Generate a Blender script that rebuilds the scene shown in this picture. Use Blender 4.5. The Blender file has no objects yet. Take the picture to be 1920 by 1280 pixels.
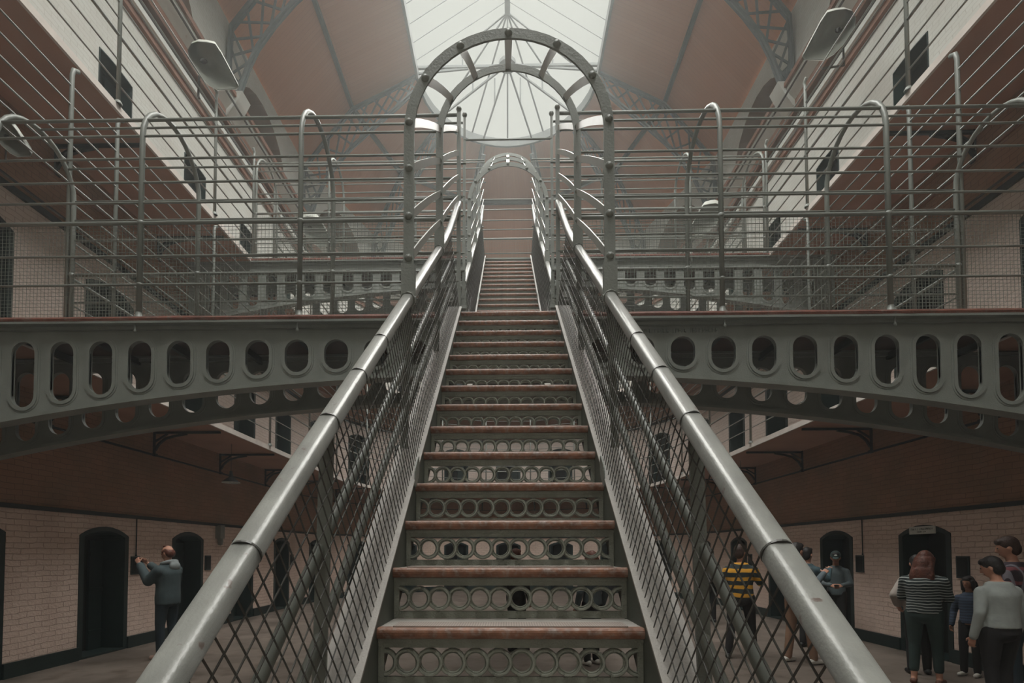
import bpy, bmesh, math, random
from math import sin, cos, pi, radians, sqrt
from mathutils import Vector, Matrix
random.seed(7)
S = bpy.context.scene
COL = S.collection
V3 = Vector

# ---------------------------------------------------------------- camera
F, PPX, PPY, YAW, PITCH, ROLL = 1003.92, 934.31, 1000.69, .0185, .0335, .0013
cd = bpy.data.cameras.new('camera'); cam = bpy.data.objects.new('camera', cd); COL.objects.link(cam)
cd.sensor_fit = 'HORIZONTAL'; cd.sensor_width = 36; cd.lens = F * 36 / 1920
cd.shift_x = (960 - PPX) / 1920; cd.shift_y = (PPY - 640) / 1920
cd.clip_start = .05; cd.clip_end = 200
cam.location = (-.0063, 0, 1.65)
cam.rotation_euler = (Matrix.Rotation(YAW, 3, 'Z') @ Matrix.Rotation(pi / 2 + PITCH, 3, 'X') @ Matrix.Rotation(-ROLL, 3, 'Z')).to_euler()
S.camera = cam
# ---------------------------------------------------------------- daylight
W = bpy.data.worlds.new('sky'); S.world = W; W.use_nodes = True
wn = W.node_tree.nodes; wn['Background'].inputs[0].default_value = (.37, .375, .342, 1); wn['Background'].inputs[1].default_value = 1.0
sl = bpy.data.lights.new('overcast_sun', 'SUN'); sl.energy = 16.5; sl.angle = radians(95); sl.color = (1, .985, .95)
so = bpy.data.objects.new('overcast_sun', sl); COL.objects.link(so)
so.rotation_euler = V3((-.03, .34, -1)).to_track_quat('-Z', 'Y').to_euler()
s2 = bpy.data.lights.new('veiled_sun', 'SUN'); s2.energy = 2.2; s2.angle = radians(22); s2.color = (1, .98, .93)
so2 = bpy.data.objects.new('veiled_sun', s2); COL.objects.link(so2)
so2.rotation_euler = V3((-.10, -1, -.93)).to_track_quat('-Z', 'Y').to_euler()
S.view_settings.view_transform = 'Standard'; S.view_settings.look = 'None'
S.view_settings.exposure = .28; S.view_settings.gamma = 1; S.view_settings.use_curve_mapping = False
S.cycles.use_denoising = True; S.cycles.max_bounces = 8; S.cycles.diffuse_bounces = 5
S.cycles.transparent_max_bounces = 12; S.cycles.sample_clamp_indirect = 6

# ---------------------------------------------------------------- materials
def srgb(r, g, b):
    f = lambda c: (c / 255 / 12.92) if c <= 10 else ((c / 255 + .055) / 1.055) ** 2.4
    return (f(r), f(g), f(b), 1)
MATS = {}
def mat(name, col, rough=.6, metal=0, var=.12, scale=6, bump=0, bscale=60, col2=None, mixlo=.5, mixhi=.62, spec=.4, detail=4):
    if name in MATS: return MATS[name]
    m = bpy.data.materials.new(name); MATS[name] = m; m.use_nodes = True
    nt = m.node_tree; N = nt.nodes; L = nt.links; b = N['Principled BSDF']
    b.inputs['Roughness'].default_value = rough; b.inputs['Metallic'].default_value = metal
    b.inputs['Specular IOR Level'].default_value = spec
    tc = N.new('ShaderNodeTexCoord')
    no = N.new('ShaderNodeTexNoise'); no.inputs['Scale'].default_value = scale; no.inputs['Detail'].default_value = detail
    L.new(tc.outputs['Object'], no.inputs['Vector'])
    r = N.new('ShaderNodeValToRGB'); L.new(no.outputs['Fac'], r.inputs[0])
    c = col
    r.color_ramp.elements[0].position = .3; r.color_ramp.elements[1].position = .72
    r.color_ramp.elements[0].color = (c[0] * (1 - var), c[1] * (1 - var), c[2] * (1 - var), 1)
    r.color_ramp.elements[1].color = (c[0] * (1 + var), c[1] * (1 + var), c[2] * (1 + var), 1)
    out = r.outputs[0]
    if col2:
        n2 = N.new('ShaderNodeTexNoise'); n2.inputs['Scale'].default_value = scale * 2.3; n2.inputs['Detail'].default_value = 6
        L.new(tc.outputs['Object'], n2.inputs['Vector'])
        r2 = N.new('ShaderNodeValToRGB'); L.new(n2.outputs['Fac'], r2.inputs[0])
        r2.color_ramp.elements[0].position = mixlo; r2.color_ramp.elements[1].position = mixhi
        mx = N.new('ShaderNodeMixRGB'); L.new(r2.outputs[0], mx.inputs[0]); L.new(out, mx.inputs[1]); mx.inputs[2].default_value = col2
        out = mx.outputs[0]
    L.new(out, b.inputs['Base Color'])
    if bump:
        n3 = N.new('ShaderNodeTexNoise'); n3.inputs['Scale'].default_value = bscale; n3.inputs['Detail'].default_value = 3
        L.new(tc.outputs['Object'], n3.inputs['Vector'])
        bp = N.new('ShaderNodeBump'); bp.inputs['Strength'].default_value = bump; bp.inputs['Distance'].default_value = .01
        L.new(n3.outputs['Fac'], bp.inputs['Height']); L.new(bp.outputs[0], b.inputs['Normal'])
    return m
def brickmat(name, c1, c2, mortar, bump=.5, stain=None, rough=.75):
    m = bpy.data.materials.new(name); MATS[name] = m; m.use_nodes = True
    nt = m.node_tree; N = nt.nodes; L = nt.links; b = N['Principled BSDF']
    b.inputs['Roughness'].default_value = rough; b.inputs['Specular IOR Level'].default_value = .25
    uv = N.new('ShaderNodeUVMap')
    ws = N.new('ShaderNodeTexNoise'); ws.inputs['Scale'].default_value = 3.5; L.new(uv.outputs[0], ws.inputs['Vector'])
    va = N.new('ShaderNodeVectorMath'); va.operation = 'MULTIPLY_ADD'; L.new(ws.outputs['Color'], va.inputs[0]); va.inputs[1].default_value = (.08, .06, 0); L.new(uv.outputs[0], va.inputs[2])
    br = N.new('ShaderNodeTexBrick'); br.inputs['Scale'].default_value = 1; br.inputs['Brick Width'].default_value = .235
    br.inputs['Row Height'].default_value = .079; br.inputs['Mortar Size'].default_value = .006; br.inputs['Mortar Smooth'].default_value = .6
    br.inputs['Color1'].default_value = c1; br.inputs['Color2'].default_value = c2; br.inputs['Mortar'].default_value = mortar
    L.new(va.outputs[0], br.inputs['Vector'])
    no = N.new('ShaderNodeTexNoise'); no.inputs['Scale'].default_value = 1.3; no.inputs['Detail'].default_value = 7; L.new(uv.outputs[0], no.inputs['Vector'])
    r = N.new('ShaderNodeValToRGB'); r.color_ramp.elements[0].position = .42; r.color_ramp.elements[1].position = .72
    L.new(no.outputs['Fac'], r.inputs[0])
    mx = N.new('ShaderNodeMixRGB'); mx.inputs[2].default_value = stain or c2
    sc = N.new('ShaderNodeMath'); sc.operation = 'MULTIPLY'; sc.inputs[1].default_value = .55; L.new(r.outputs[0], sc.inputs[0]); L.new(sc.outputs[0], mx.inputs[0])
    L.new(br.outputs['Color'], mx.inputs[1]); L.new(mx.outputs[0], b.inputs['Base Color'])
    hn = N.new('ShaderNodeTexNoise'); hn.inputs['Scale'].default_value = 30; L.new(uv.outputs[0], hn.inputs['Vector'])
    ad = N.new('ShaderNodeMath'); ad.operation = 'MULTIPLY_ADD'; L.new(br.outputs['Fac'], ad.inputs[0]); ad.inputs[1].default_value = -1; L.new(hn.outputs['Fac'], ad.inputs[2])
    bp = N.new('ShaderNodeBump'); bp.inputs['Strength'].default_value = bump; bp.inputs['Distance'].default_value = .012
    L.new(ad.outputs[0], bp.inputs['Height']); L.new(bp.outputs[0], b.inputs['Normal'])
    return m
iron = mat('grey_green_painted_iron', srgb(128, 132, 126), .45, var=.1, scale=5, bump=.25, bscale=90)
ironL = mat('worn_handrail_paint', srgb(124, 125, 120), .37, var=.18, scale=14, bump=.14, bscale=150, col2=srgb(95, 82, 76), mixlo=.68, mixhi=.72, spec=.6)
ironS = mat('pale_stringer_paint', srgb(158, 154, 148), .5, var=.08, scale=9, bump=.2, bscale=120)
ironB = mat('bright_strap_paint', srgb(160, 162, 155), .33, var=.05, scale=8, spec=.6)
trussD = mat('dark_rim_paint', srgb(72, 76, 74), .7, var=.06)
ironW = mat('shaded_stringer_web', srgb(84, 88, 80), .6, var=.2, scale=9)  # shade on the stringer's inner face put into a darker base colour
ironR = mat('stair_cast_iron', srgb(140, 142, 131), .5, var=.16, scale=12, bump=.5, bscale=150)
iront = mat('rail_tube_paint', srgb(124, 128, 122), .4, var=.08, scale=4)
wire = mat('dark_mesh_wire', srgb(78, 78, 74), .4, var=.1)
wireg = mat('grey_grid_wire', srgb(118, 124, 116), .5, var=.05)
wood = mat('worn_brown_nosing', srgb(124, 86, 66), .5, var=.45, scale=16, bump=.3, bscale=70, col2=srgb(140, 126, 118), mixlo=.5, mixhi=.75)
edge = mat('red_brown_edge_board', srgb(112, 70, 58), .6, var=.3, scale=7, bump=.4, col2=srgb(110, 92, 84), mixlo=.55, mixhi=.75)
black = mat('black_bracket_iron', srgb(38, 42, 42), .6, var=.1)
green = mat('dark_green_door_paint', srgb(25, 40, 39), .5, var=.2, scale=5, bump=.2)
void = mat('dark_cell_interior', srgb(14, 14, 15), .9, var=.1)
white = mat('white_limewash', srgb(196, 199, 193), .8, var=.05, scale=2.5, bump=.35, bscale=14, col2=srgb(176, 168, 158), mixlo=.64, mixhi=.8)
redband = mat('red_brown_moulding_paint', srgb(130, 98, 84), .7, var=.15, scale=4)
pipe = mat('dark_pipe', srgb(70, 66, 62), .6, var=.1)
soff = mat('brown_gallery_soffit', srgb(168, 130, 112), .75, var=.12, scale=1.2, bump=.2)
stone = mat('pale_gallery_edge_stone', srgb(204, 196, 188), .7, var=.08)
niche = mat('brown_niche_plaster', srgb(150, 130, 116), .85, var=.08, scale=2)
dark = mat('dark_niche_window', srgb(46, 42, 40), .8, var=.1)
floorm = mat('worn_stone_floor', srgb(108, 98, 90), .5, var=.3, scale=1.4, bump=.3, bscale=9, col2=srgb(86, 76, 68), mixlo=.5, mixhi=.66, detail=8)
enamel = mat('white_enamel', srgb(196, 198, 190), .5, var=.04)
enamelin = mat('grey_reflector_lining', srgb(136, 139, 130), .45, var=.05, metal=.2)
deckm = mat('brown_deck_boards', srgb(74, 54, 46), .8, var=.2)
truss = mat('grey_truss_paint', srgb(108, 115, 115), .6, var=.06)
bwall = brickmat('cream_painted_brick', srgb(224, 202, 188), srgb(218, 196, 182), srgb(200, 174, 160), 1.0, stain=srgb(188, 164, 150))
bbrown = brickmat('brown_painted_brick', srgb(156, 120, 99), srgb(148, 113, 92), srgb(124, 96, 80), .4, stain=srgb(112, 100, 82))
bwhite = brickmat('white_painted_brick', srgb(198, 200, 194), srgb(193, 195, 188), srgb(180, 180, 172), .35, stain=srgb(182, 178, 170))
bpink = brickmat('pale_pink_painted_brick', srgb(198, 188, 180), srgb(193, 182, 173), srgb(164, 152, 143), .6, stain=srgb(174, 162, 152))
def roofmat():
    m = bpy.data.materials.new('pink_brown_roof_boarding'); m.use_nodes = True
    nt = m.node_tree; N = nt.nodes; L = nt.links; b = N['Principled BSDF']; b.inputs['Roughness'].default_value = .75
    b.inputs['Specular IOR Level'].default_value = .25
    uv = N.new('ShaderNodeUVMap'); sx = N.new('ShaderNodeSeparateXYZ'); L.new(uv.outputs[0], sx.inputs[0])
    br = N.new('ShaderNodeTexBrick'); br.offset = 0; br.inputs['Scale'].default_value = 1; br.inputs['Brick Width'].default_value = 2.6
    br.inputs['Row Height'].default_value = .12; br.inputs['Mortar Size'].default_value = .006
    br.inputs['Color1'].default_value = srgb(188, 143, 121); br.inputs['Color2'].default_value = srgb(182, 137, 115); br.inputs['Mortar'].default_value = srgb(168, 129, 113)
    L.new(uv.outputs[0], br.inputs['Vector'])
    no = N.new('ShaderNodeTexNoise'); no.inputs['Scale'].default_value = .7; L.new(uv.outputs[0], no.inputs['Vector'])
    mx = N.new('ShaderNodeMixRGB'); L.new(no.outputs['Fac'], mx.inputs[0]); L.new(br.outputs['Color'], mx.inputs[1]); mx.inputs[2].default_value = srgb(184, 135, 108)
    L.new(mx.outputs[0], b.inputs['Base Color'])
    return m
roofm = roofmat()
def glassmat():
    m = bpy.data.materials.new('skylight_glass'); m.use_nodes = True
    nt = m.node_tree; N = nt.nodes; L = nt.links; N.clear()
    o = N.new('ShaderNodeOutputMaterial'); t = N.new('ShaderNodeBsdfTransparent'); t.inputs[0].default_value = (.97, .98, .97, 1)
    g = N.new('ShaderNodeBsdfTranslucent'); g.inputs[0].default_value = (.9, .92, .9, 1)
    x = N.new('ShaderNodeMixShader'); x.inputs[0].default_value = .008; L.new(t.outputs[0], x.inputs[1]); L.new(g.outputs[0], x.inputs[2]); L.new(x.outputs[0], o.inputs[0])
    return m
glass = glassmat()

# ---------------------------------------------------------------- mesh helpers
class MB:
    def __init__(s): s.v = []; s.f = []; s.m = []; s.uv = {}; s.cur = 0
    def add(s, vs, fs):
        b = len(s.v); s.v += [tuple(p) for p in vs]
        for f in fs: s.f.append(tuple(i + b for i in f)); s.m.append(s.cur)
    def quad(s, a, b, c, d, uv=None):
        if uv: s.uv[len(s.f)] = uv
        s.add([a, b, c, d], [(0, 1, 2, 3)])
    def poly(s, pts, uv=None):
        if uv: s.uv[len(s.f)] = uv
        s.add(pts, [tuple(range(len(pts)))])
    def box(s, x0, x1, y0, y1, z0, z1):
        s.add([(x0, y0, z0), (x1, y0, z0), (x1, y1, z0), (x0, y1, z0), (x0, y0, z1), (x1, y0, z1), (x1, y1, z1), (x0, y1, z1)],
              [(0, 3, 2, 1), (4, 5, 6, 7), (0, 1, 5, 4), (1, 2, 6, 5), (2, 3, 7, 6), (3, 0, 4, 7)])
    def bar(s, a, b, w, h, side=None):
        """rectangular bar a->b; w measured along `side`, h along the third axis"""
        a = V3(a); b = V3(b); d = (b - a)
        if d.length < 1e-6: return
        d.normalize(); side = V3(side) if side else V3((0, 0, 1))
        u = side - d * side.dot(d)
        if u.length < 1e-4: u = V3((1, 0, 0)) - d * d.x
        u.normalize(); n = d.cross(u)
        q = [(-1, -1), (1, -1), (1, 1), (-1, 1)]
        vs = [p + u * (x * w / 2) + n * (y * h / 2) for p in (a, b) for x, y in q]
        s.add(vs, [(0, 1, 2, 3), (7, 6, 5, 4), (0, 4, 5, 1), (1, 5, 6, 2), (2, 6, 7, 3), (3, 7, 4, 0)])
    def tube(s, pts, r, n=8, caps=True, flat=None):
        pts = [V3(p) for p in pts]; rs = r if isinstance(r, (list, tuple)) else [r] * len(pts)
        rings = []; u = None
        for i, p in enumerate(pts):
            d = (pts[min(i + 1, len(pts) - 1)] - pts[max(i - 1, 0)]).normalized()
            if u is None:
                u = V3((0, 0, 1)) - d * d.z
                if u.length < .05: u = V3((1, 0, 0)) - d * d.x
            else: u = u - d * u.dot(d)
            u.normalize(); w = d.cross(u)
            rings.append([p + (u * cos(2 * pi * k / n) + w * sin(2 * pi * k / n)) * rs[i] for k in range(n)])
        vs = [q for r_ in rings for q in r_]; fs = []
        for i in range(len(pts) - 1):
            for k in range(n):
                a = i * n + k; b = i * n + (k + 1) % n; fs.append((a, b, b + n, a + n))
        if caps: fs.append(tuple(range(n))[::-1]); fs.append(tuple((len(pts) - 1) * n + k for k in range(n)))
        s.add(vs, fs)
    def lathe(s, prof, c=(0, 0, 0), n=20, M=None):
        vs = []; fs = []; c = V3(c)
        for r, z in prof:
            for k in range(n):
                p = V3((r * cos(2 * pi * k / n), r * sin(2 * pi * k / n), z))
                vs.append((M @ p if M else p) + c)
        for i in range(len(prof) - 1):
            for k in range(n):
                a = i * n + k; b = i * n + (k + 1) % n; fs.append((a, b, b + n, a + n))
        s.add(vs, fs)
    def sphere(s, c, r, n=10, sc=(1, 1, 1)):
        c = V3(c); m = max(4, n // 2 + 1)
        vs = [c + V3((r * sc[0] * sin(pi * i / m) * cos(2 * pi * k / n), r * sc[1] * sin(pi * i / m) * sin(2 * pi * k / n), r * sc[2] * cos(pi * i / m))) for i in range(m + 1) for k in range(n)]
        s.add(vs, [(i * n + k, (i + 1) * n + k, (i + 1) * n + (k + 1) % n, i * n + (k + 1) % n) for i in range(m) for k in range(n)])
    def prism(s, pts, vec):
        n = len(pts); vec = V3(vec); a = [V3(p) for p in pts]; b = [p + vec for p in a]
        s.add(a + b, [tuple(range(n))[::-1], tuple(range(n, 2 * n))] + [(i, (i + 1) % n, (i + 1) % n + n, i + n) for i in range(n)])
    def mesh(s, name, mats, smooth=False):
        me = bpy.data.meshes.new(name); me.from_pydata(s.v, [], s.f)
        for m in (mats if isinstance(mats, (list, tuple)) else [mats]): me.materials.append(m)
        me.polygons.foreach_set('material_index', s.m)
        if s.uv:
            l = me.uv_layers.new(name='UVMap')
            for fi, uvs in s.uv.items():
                p = me.polygons[fi]
                for k, li in enumerate(p.loop_indices): l.data[li].uv = uvs[k]
        if smooth: me.polygons.foreach_set('use_smooth', [True] * len(me.polygons))
        me.update(); return me
    def build(s, name, mats, parent=None, smooth=False, **kw):
        return link(name, s.mesh(name, mats, smooth), parent, **kw)
def link(name, data, parent=None, loc=None, rz=0, label=None, cat=None, group=None, kind=None):
    o = bpy.data.objects.new(name, data); COL.objects.link(o)
    if parent: o.parent = parent
    if loc is not None: o.location = loc
    if rz: o.rotation_euler.z = rz
    for k, v in (('label', label), ('category', cat), ('group', group), ('kind', kind)):
        if v: o[k] = v
    return o
def thing(name, label, cat, loc=(0, 0, 0), rz=0, group=None): return link(name, None, None, loc, rz, label, cat, group)
def copy_tree(o, parent=None):
    c = o.copy(); COL.objects.link(c); c.parent = parent
    for ch in list(o.children): copy_tree(ch, c)
    return c
ORD = ['nearest', 'second', 'third', 'fourth', 'fifth', 'sixth', 'seventh', 'eighth', 'ninth', 'tenth']

# ---------------------------------------------------------------- the hall shell
XW, XE, YC, Y0 = 6.59, 5.25, 16.7, -6.0
G1, G2 = 3.99, 7.68          # gallery floors
PER, D0, DW = 2.277, 8.091, 1.0725
def upath(R, y0=Y0, step=20, off=0):
    """U-shaped plan line (left wall, round end, right wall)"""
    p = [(-R, y0)]
    n = int(180 / step)
    for k in range(n + 1):
        a = radians(k * step); p.append((-R * cos(a), YC + R * sin(a)))
    p.append((R, y0)); return p
def sweep(mb, prof, R, y0=Y0, closed=True, uv=False):
    """prof: list of (inward offset, z)"""
    n = len(prof); rings = [upath(R - o, y0) for o, z in prof]; m = len(rings[0])
    vs = [(rings[j][i][0], rings[j][i][1], prof[j][1]) for i in range(m) for j in range(n)]
    fs = []
    for i in range(m - 1):
        for j in range(n if closed else n - 1):
            a = i * n + j; b = i * n + (j + 1) % n; fs.append((a, b, b + n, a + n))
    if closed: fs += [tuple(range(n))[::-1], tuple((m - 1) * n + j for j in range(n))]
    mb.add(vs, fs)

# floor
mb = MB(); mb.box(-XW - .5, XW + .5, Y0 - .3, YC + XW + .5, -.3, 0); mb.build('floor', floorm, kind='structure')

def arch_pts(s0, s1, zs, zt, n=8):
    """segmental arch from (s0,zs) up to zt and down to (s1,zs)"""
    c = (s0 + s1) / 2; h = (s1 - s0) / 2; rise = zt - zs; R = (h * h + rise * rise) / (2 * rise); zc = zt - R
    a = math.asin(min(1, h / R))
    if rise > h: a = pi - a
    return [(c + R * sin(-a + 2 * a * k / n), zc + R * cos(-a + 2 * a * k / n)) for k in range(n + 1)]
def ell_pts(s0, s1, zs, zt, n=12):
    c = (s0 + s1) / 2; h = (s1 - s0) / 2
    return [(c - h * cos(pi * k / n), zs + (zt - zs) * sin(pi * k / n)) for k in range(n + 1)]
def wall_panel(mb, P0, P1, z0, z1, mi, hole=None, soff=0):
    """vertical wall from P0 to P1 (xy). hole = (s0,s1,zbase,[arch points]) cut out"""
    P0 = V3((*P0, 0)); P1 = V3((*P1, 0)); d = P1 - P0; Ln = d.length; d.normalize(); mb.cur = mi
    W3 = lambda s, z: P0 + d * s + V3((0, 0, z))
    def pl(pts): mb.poly([W3(*p) for p in pts], [(p[0] + soff, p[1]) for p in pts])
    if not hole: pl([(0, z0), (Ln, z0), (Ln, z1), (0, z1)]); return
    s0, s1, zb, arch = hole
    if zb > z0: pl([(s0, z0), (s1, z0), (s1, zb), (s0, zb)])
    pl([(0, z0), (s0, z0), (s0, zb), (s0, arch[0][1]), (s0, z1), (0, z1)])
    pl([(s1, z0), (Ln, z0), (Ln, z1), (s1, z1), (s1, arch[-1][1]), (s1, zb)])
    for a, b in zip(arch[:-1], arch[1:]): pl([a, b, (b[0], z1), (a[0], z1)])

DOORS = []      # (centre, angle, z, level)
def level_wall(side_pts, doors, name):
    """side_pts: plan polyline; doors: for each segment a list of door centre distances"""
    mb = MB()
    run = 0
    for (P0, P1), ds in zip(zip(side_pts[:-1], side_pts[1:]), doors):
        d = V3((P1[0] - P0[0], P1[1] - P0[1])); Ln = d.length; d.normalize()
        cuts = [0] + [(a + b) / 2 for a, b in zip(ds[:-1], ds[1:])] + [Ln]
        if not ds: cuts = [0, Ln]
        for k in range(len(cuts) - 1):
            a, b = cuts[k], cuts[k + 1]; A = (P0[0] + d.x * a, P0[1] + d.y * a); B = (P0[0] + d.x * b, P0[1] + d.y * b)
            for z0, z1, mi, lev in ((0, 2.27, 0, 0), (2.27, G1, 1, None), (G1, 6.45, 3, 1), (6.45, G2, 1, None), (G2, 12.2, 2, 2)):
                hole = None
                if ds and lev is not None:
                    c = ds[k] - a; w = .88 if lev < 2 else .72
                    zb = (0, G1, G2)[lev]; hs = 1.9 if lev < 2 else 2.10; ht = .1 if lev < 2 else .03
                    hole = (c - w / 2, c + w / 2, zb, arch_pts(c - w / 2, c + w / 2, zb + hs, zb + hs + ht))
                    DOORS.append(((P0[0] + d.x * ds[k], P0[1] + d.y * ds[k]), math.atan2(d.y, d.x), zb, lev))
                wall_panel(mb, A, B, z0, z1, mi, hole, run + a)
        run += Ln
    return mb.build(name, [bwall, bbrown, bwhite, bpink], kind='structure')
CD = D0 + DW / 2
ks = range(-5, 4)
dl = [YC - (CD + k * PER) for k in ks][::-1]
level_wall([(-XW, Y0), (-XW, YC)], [[(CD + k * PER) - Y0 for k in range(-5, 4)]], 'wall_left')
level_wall([(XW, YC), (XW, Y0)], [sorted(YC - (CD + k * PER) for k in range(-5, 4))], 'wall_right')
ap = upath(XW)[1:-1]
chord = 2 * XW * sin(radians(10))
level_wall(ap, [[chord / 2]] * 9, 'wall_end')
mb = MB(); wall_panel(mb, (XW, Y0), (-XW, Y0), 0, 19.5, 0); mb.cur = 0
mb.build('wall_back', [bwhite], kind='structure')

def door_mesh(w, hs, ht, depth, band):
    m = MB(); ar = arch_pts(-w / 2, w / 2, hs, hs + ht); out = arch_pts(-w / 2 - band, w / 2 + band, hs + .02, hs + ht + band * .8)
    m.cur = 0     # green painted reveal and band; hall side is -y
    pr = [(-w / 2, 0)] + ar + [(w / 2, 0)]
    for a, b in zip(pr[:-1], pr[1:]): m.quad((a[0], -.012, a[1]), (b[0], -.012, b[1]), (b[0], depth, b[1]), (a[0], depth, a[1]))
    ot = [(-w / 2 - band, 0)] + out + [(w / 2 + band, 0)]
    for i in range(len(pr) - 1):
        a, b, c, d = pr[i], pr[i + 1], ot[i + 1], ot[i]
        m.quad((a[0], -.012, a[1]), (b[0], -.012, b[1]), (c[0], -.012, c[1]), (d[0], -.012, d[1]))
        m.quad((d[0], -.012, d[1]), (c[0], -.012, c[1]), (c[0], .0, c[1]), (d[0], .0, d[1]))
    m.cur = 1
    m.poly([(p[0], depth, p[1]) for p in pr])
    m.cur = 0     # open plank door leaf folded against one reveal, ledged
    m.box(w / 2 - .30, w / 2 - .02, depth - .06, depth - .02, .02, hs - .05)
    for z in (.3, 1.0, 1.6): m.box(w / 2 - .30, w / 2 - .02, depth - .075, depth - .06, z, z + .06)
    m.box(-w / 2, w / 2, -.02, depth, 0, .03)
    return m.mesh('cell_doorway', [green, void])
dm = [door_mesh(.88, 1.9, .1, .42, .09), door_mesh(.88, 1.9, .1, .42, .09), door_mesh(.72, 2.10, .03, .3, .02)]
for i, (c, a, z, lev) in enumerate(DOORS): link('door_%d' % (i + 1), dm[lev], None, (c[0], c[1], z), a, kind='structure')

# upper clerestory wall above the cornice, with arched niches
mb = MB(); nb = MB(); ZE = 14.17
def niche_panel(A, B, c, hw=1.5, zb=12.25, zt=13.68):
    Ln = (V3(B) - V3(A)).length
    ar = ell_pts(c - hw, c + hw, zb, zt)
    wall_panel(mb, A, B, 12.2, ZE, 0, (c - hw, c + hw, zb, ar))
    d = (V3((*B, 0)) - V3((*A, 0))).normalized(); nrm = V3((-d.y, d.x, 0))   # away from the hall
    W3 = lambda s, z, e: V3((*A, 0)) + d * s + V3((0, 0, z)) + nrm * e
    pr = [(c - hw, zb)] + ar + [(c + hw, zb)]; nb.cur = 0
    for a, b in zip(pr[:-1], pr[1:]): nb.quad(W3(*a, 0), W3(*b, 0), W3(*b, .7), W3(*a, .7))
    nb.quad(W3(c - hw, zb, 0), W3(c + hw, zb, 0), W3(c + hw, zb, .7), W3(c - hw, zb, .7))
    nb.poly([W3(*p, .7) for p in pr[1:-1]])
    nb.cur = 1; nb.poly([W3(*p, .69) for p in ell_pts(c - hw * .62, c + hw * .62, zb + .02, zt - .35)])
TY = [12.05 - 4.55 * k for k in range(-1, 5)][::-1]     # truss stations -6.15 .. 16.6
for s in (-1, 1):
    for a, b in zip(TY[:-1], TY[1:]):
        a2 = max(a, Y0); b2 = b if b < 16 else YC
        A, B = ((-XW, a2), (-XW, b2)) if s < 0 else ((XW, b2), (XW, a2))
        cc = (a + b) / 2 - .42
        niche_panel(A, B, (cc - a2) if s < 0 else (b2 - cc))
p5 = [(-XW * cos(radians(36 * k)), YC + XW * sin(radians(36 * k))) for k in range(6)]
for A, B in zip(p5[:-1], p5[1:]): niche_panel(A, B, XW * sin(radians(18)), 1.35)
mb.build('wall_clerestory', [bwhite], kind='structure')
nb.build('wall_niches', [niche, dark], kind='structure')

# cornice and wall mouldings
def moulding(name, prof, R, m, **kw):
    b = MB(); sweep(b, prof, R, **kw); return b.build(name, m, kind='structure')
def rect(o, z0, z1): return [(-.02, z0), (o, z0), (o, z1), (-.02, z1)]
moulding('trim_1', rect(.07, 11.02, 11.17), XW, redband)
moulding('trim_2', rect(.14, 11.17, 11.28), XW, white)
moulding('trim_3', rect(.05, 11.42, 11.52), XW, redband)
moulding('trim_4', rect(.12, 11.58, 11.82), XW, redband)
moulding('trim_5', [(-.02, 11.82), (.12, 11.82), (.3, 12.02), (.3, 12.1), (-.02, 12.1)], XW, white)
moulding('trim_6', rect(.36, 12.1, 12.2), XW, redband)
moulding('trim_7', rect(.045, 2.24, 2.30), XW, black)
moulding('trim_8', rect(.03, 3.44, 3.47), XW, black)
moulding('trim_9', rect(.05, 6.42, 6.50), XW, black)
moulding('trim_10', rect(.03, 7.12, 7.15), XW, redband)
for i, (z, o, r) in enumerate(((11.33, .12, .02), (11.9, .34, .022), (12.26, .3, .025), (6.56, .06, .02))):
    pth = upath(XW - o); b = MB(); b.tube([(x, y, z) for x, y in pth], r, 6); b.build('trim_%d' % (11 + i), pipe, kind='structure')
# skirting between the doorways
def skirt(seg, name):
    b = MB()
    for s, cs in seg:
        P0, P1 = V3((*s[0], 0)), V3((*s[1], 0)); d = P1 - P0; Ln = d.length; d.normalize(); n = V3((d.y, -d.x, 0))
        ed = [0] + sum([[c - .53, c + .53] for c in cs], []) + [Ln]
        for a, e in zip(ed[::2], ed[1::2]):
            A, B = P0 + d * a, P0 + d * e
            b.prism([A, B, B + n * .04, A + n * .04], (0, 0, .2))
    b.build(name, green, kind='structure')
skirt([(((-XW, Y0), (-XW, YC)), [(CD + k * PER) - Y0 for k in range(-5, 4)])], 'baseboard_left')
skirt([(((XW, YC), (XW, Y0)), sorted(YC - (CD + k * PER) for k in range(-5, 4)))], 'baseboard_right')
skirt([((a, b_), [chord / 2]) for a, b_ in zip(ap[:-1], ap[1:])], 'baseboard_end')

# galleries: thin slabs, brown beneath, pale stone edge
for z, nm in ((G1, 'first'), (G2, 'second')):
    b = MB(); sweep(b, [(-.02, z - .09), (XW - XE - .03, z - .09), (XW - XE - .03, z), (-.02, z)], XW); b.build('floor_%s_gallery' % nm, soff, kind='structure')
    b = MB(); sweep(b, [(0, z - .092), (.035, z - .092), (.035, z + .004), (0, z + .004)], XE + .033); b.build('trim_%s_gallery_edge' % nm, stone, kind='structure')

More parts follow.
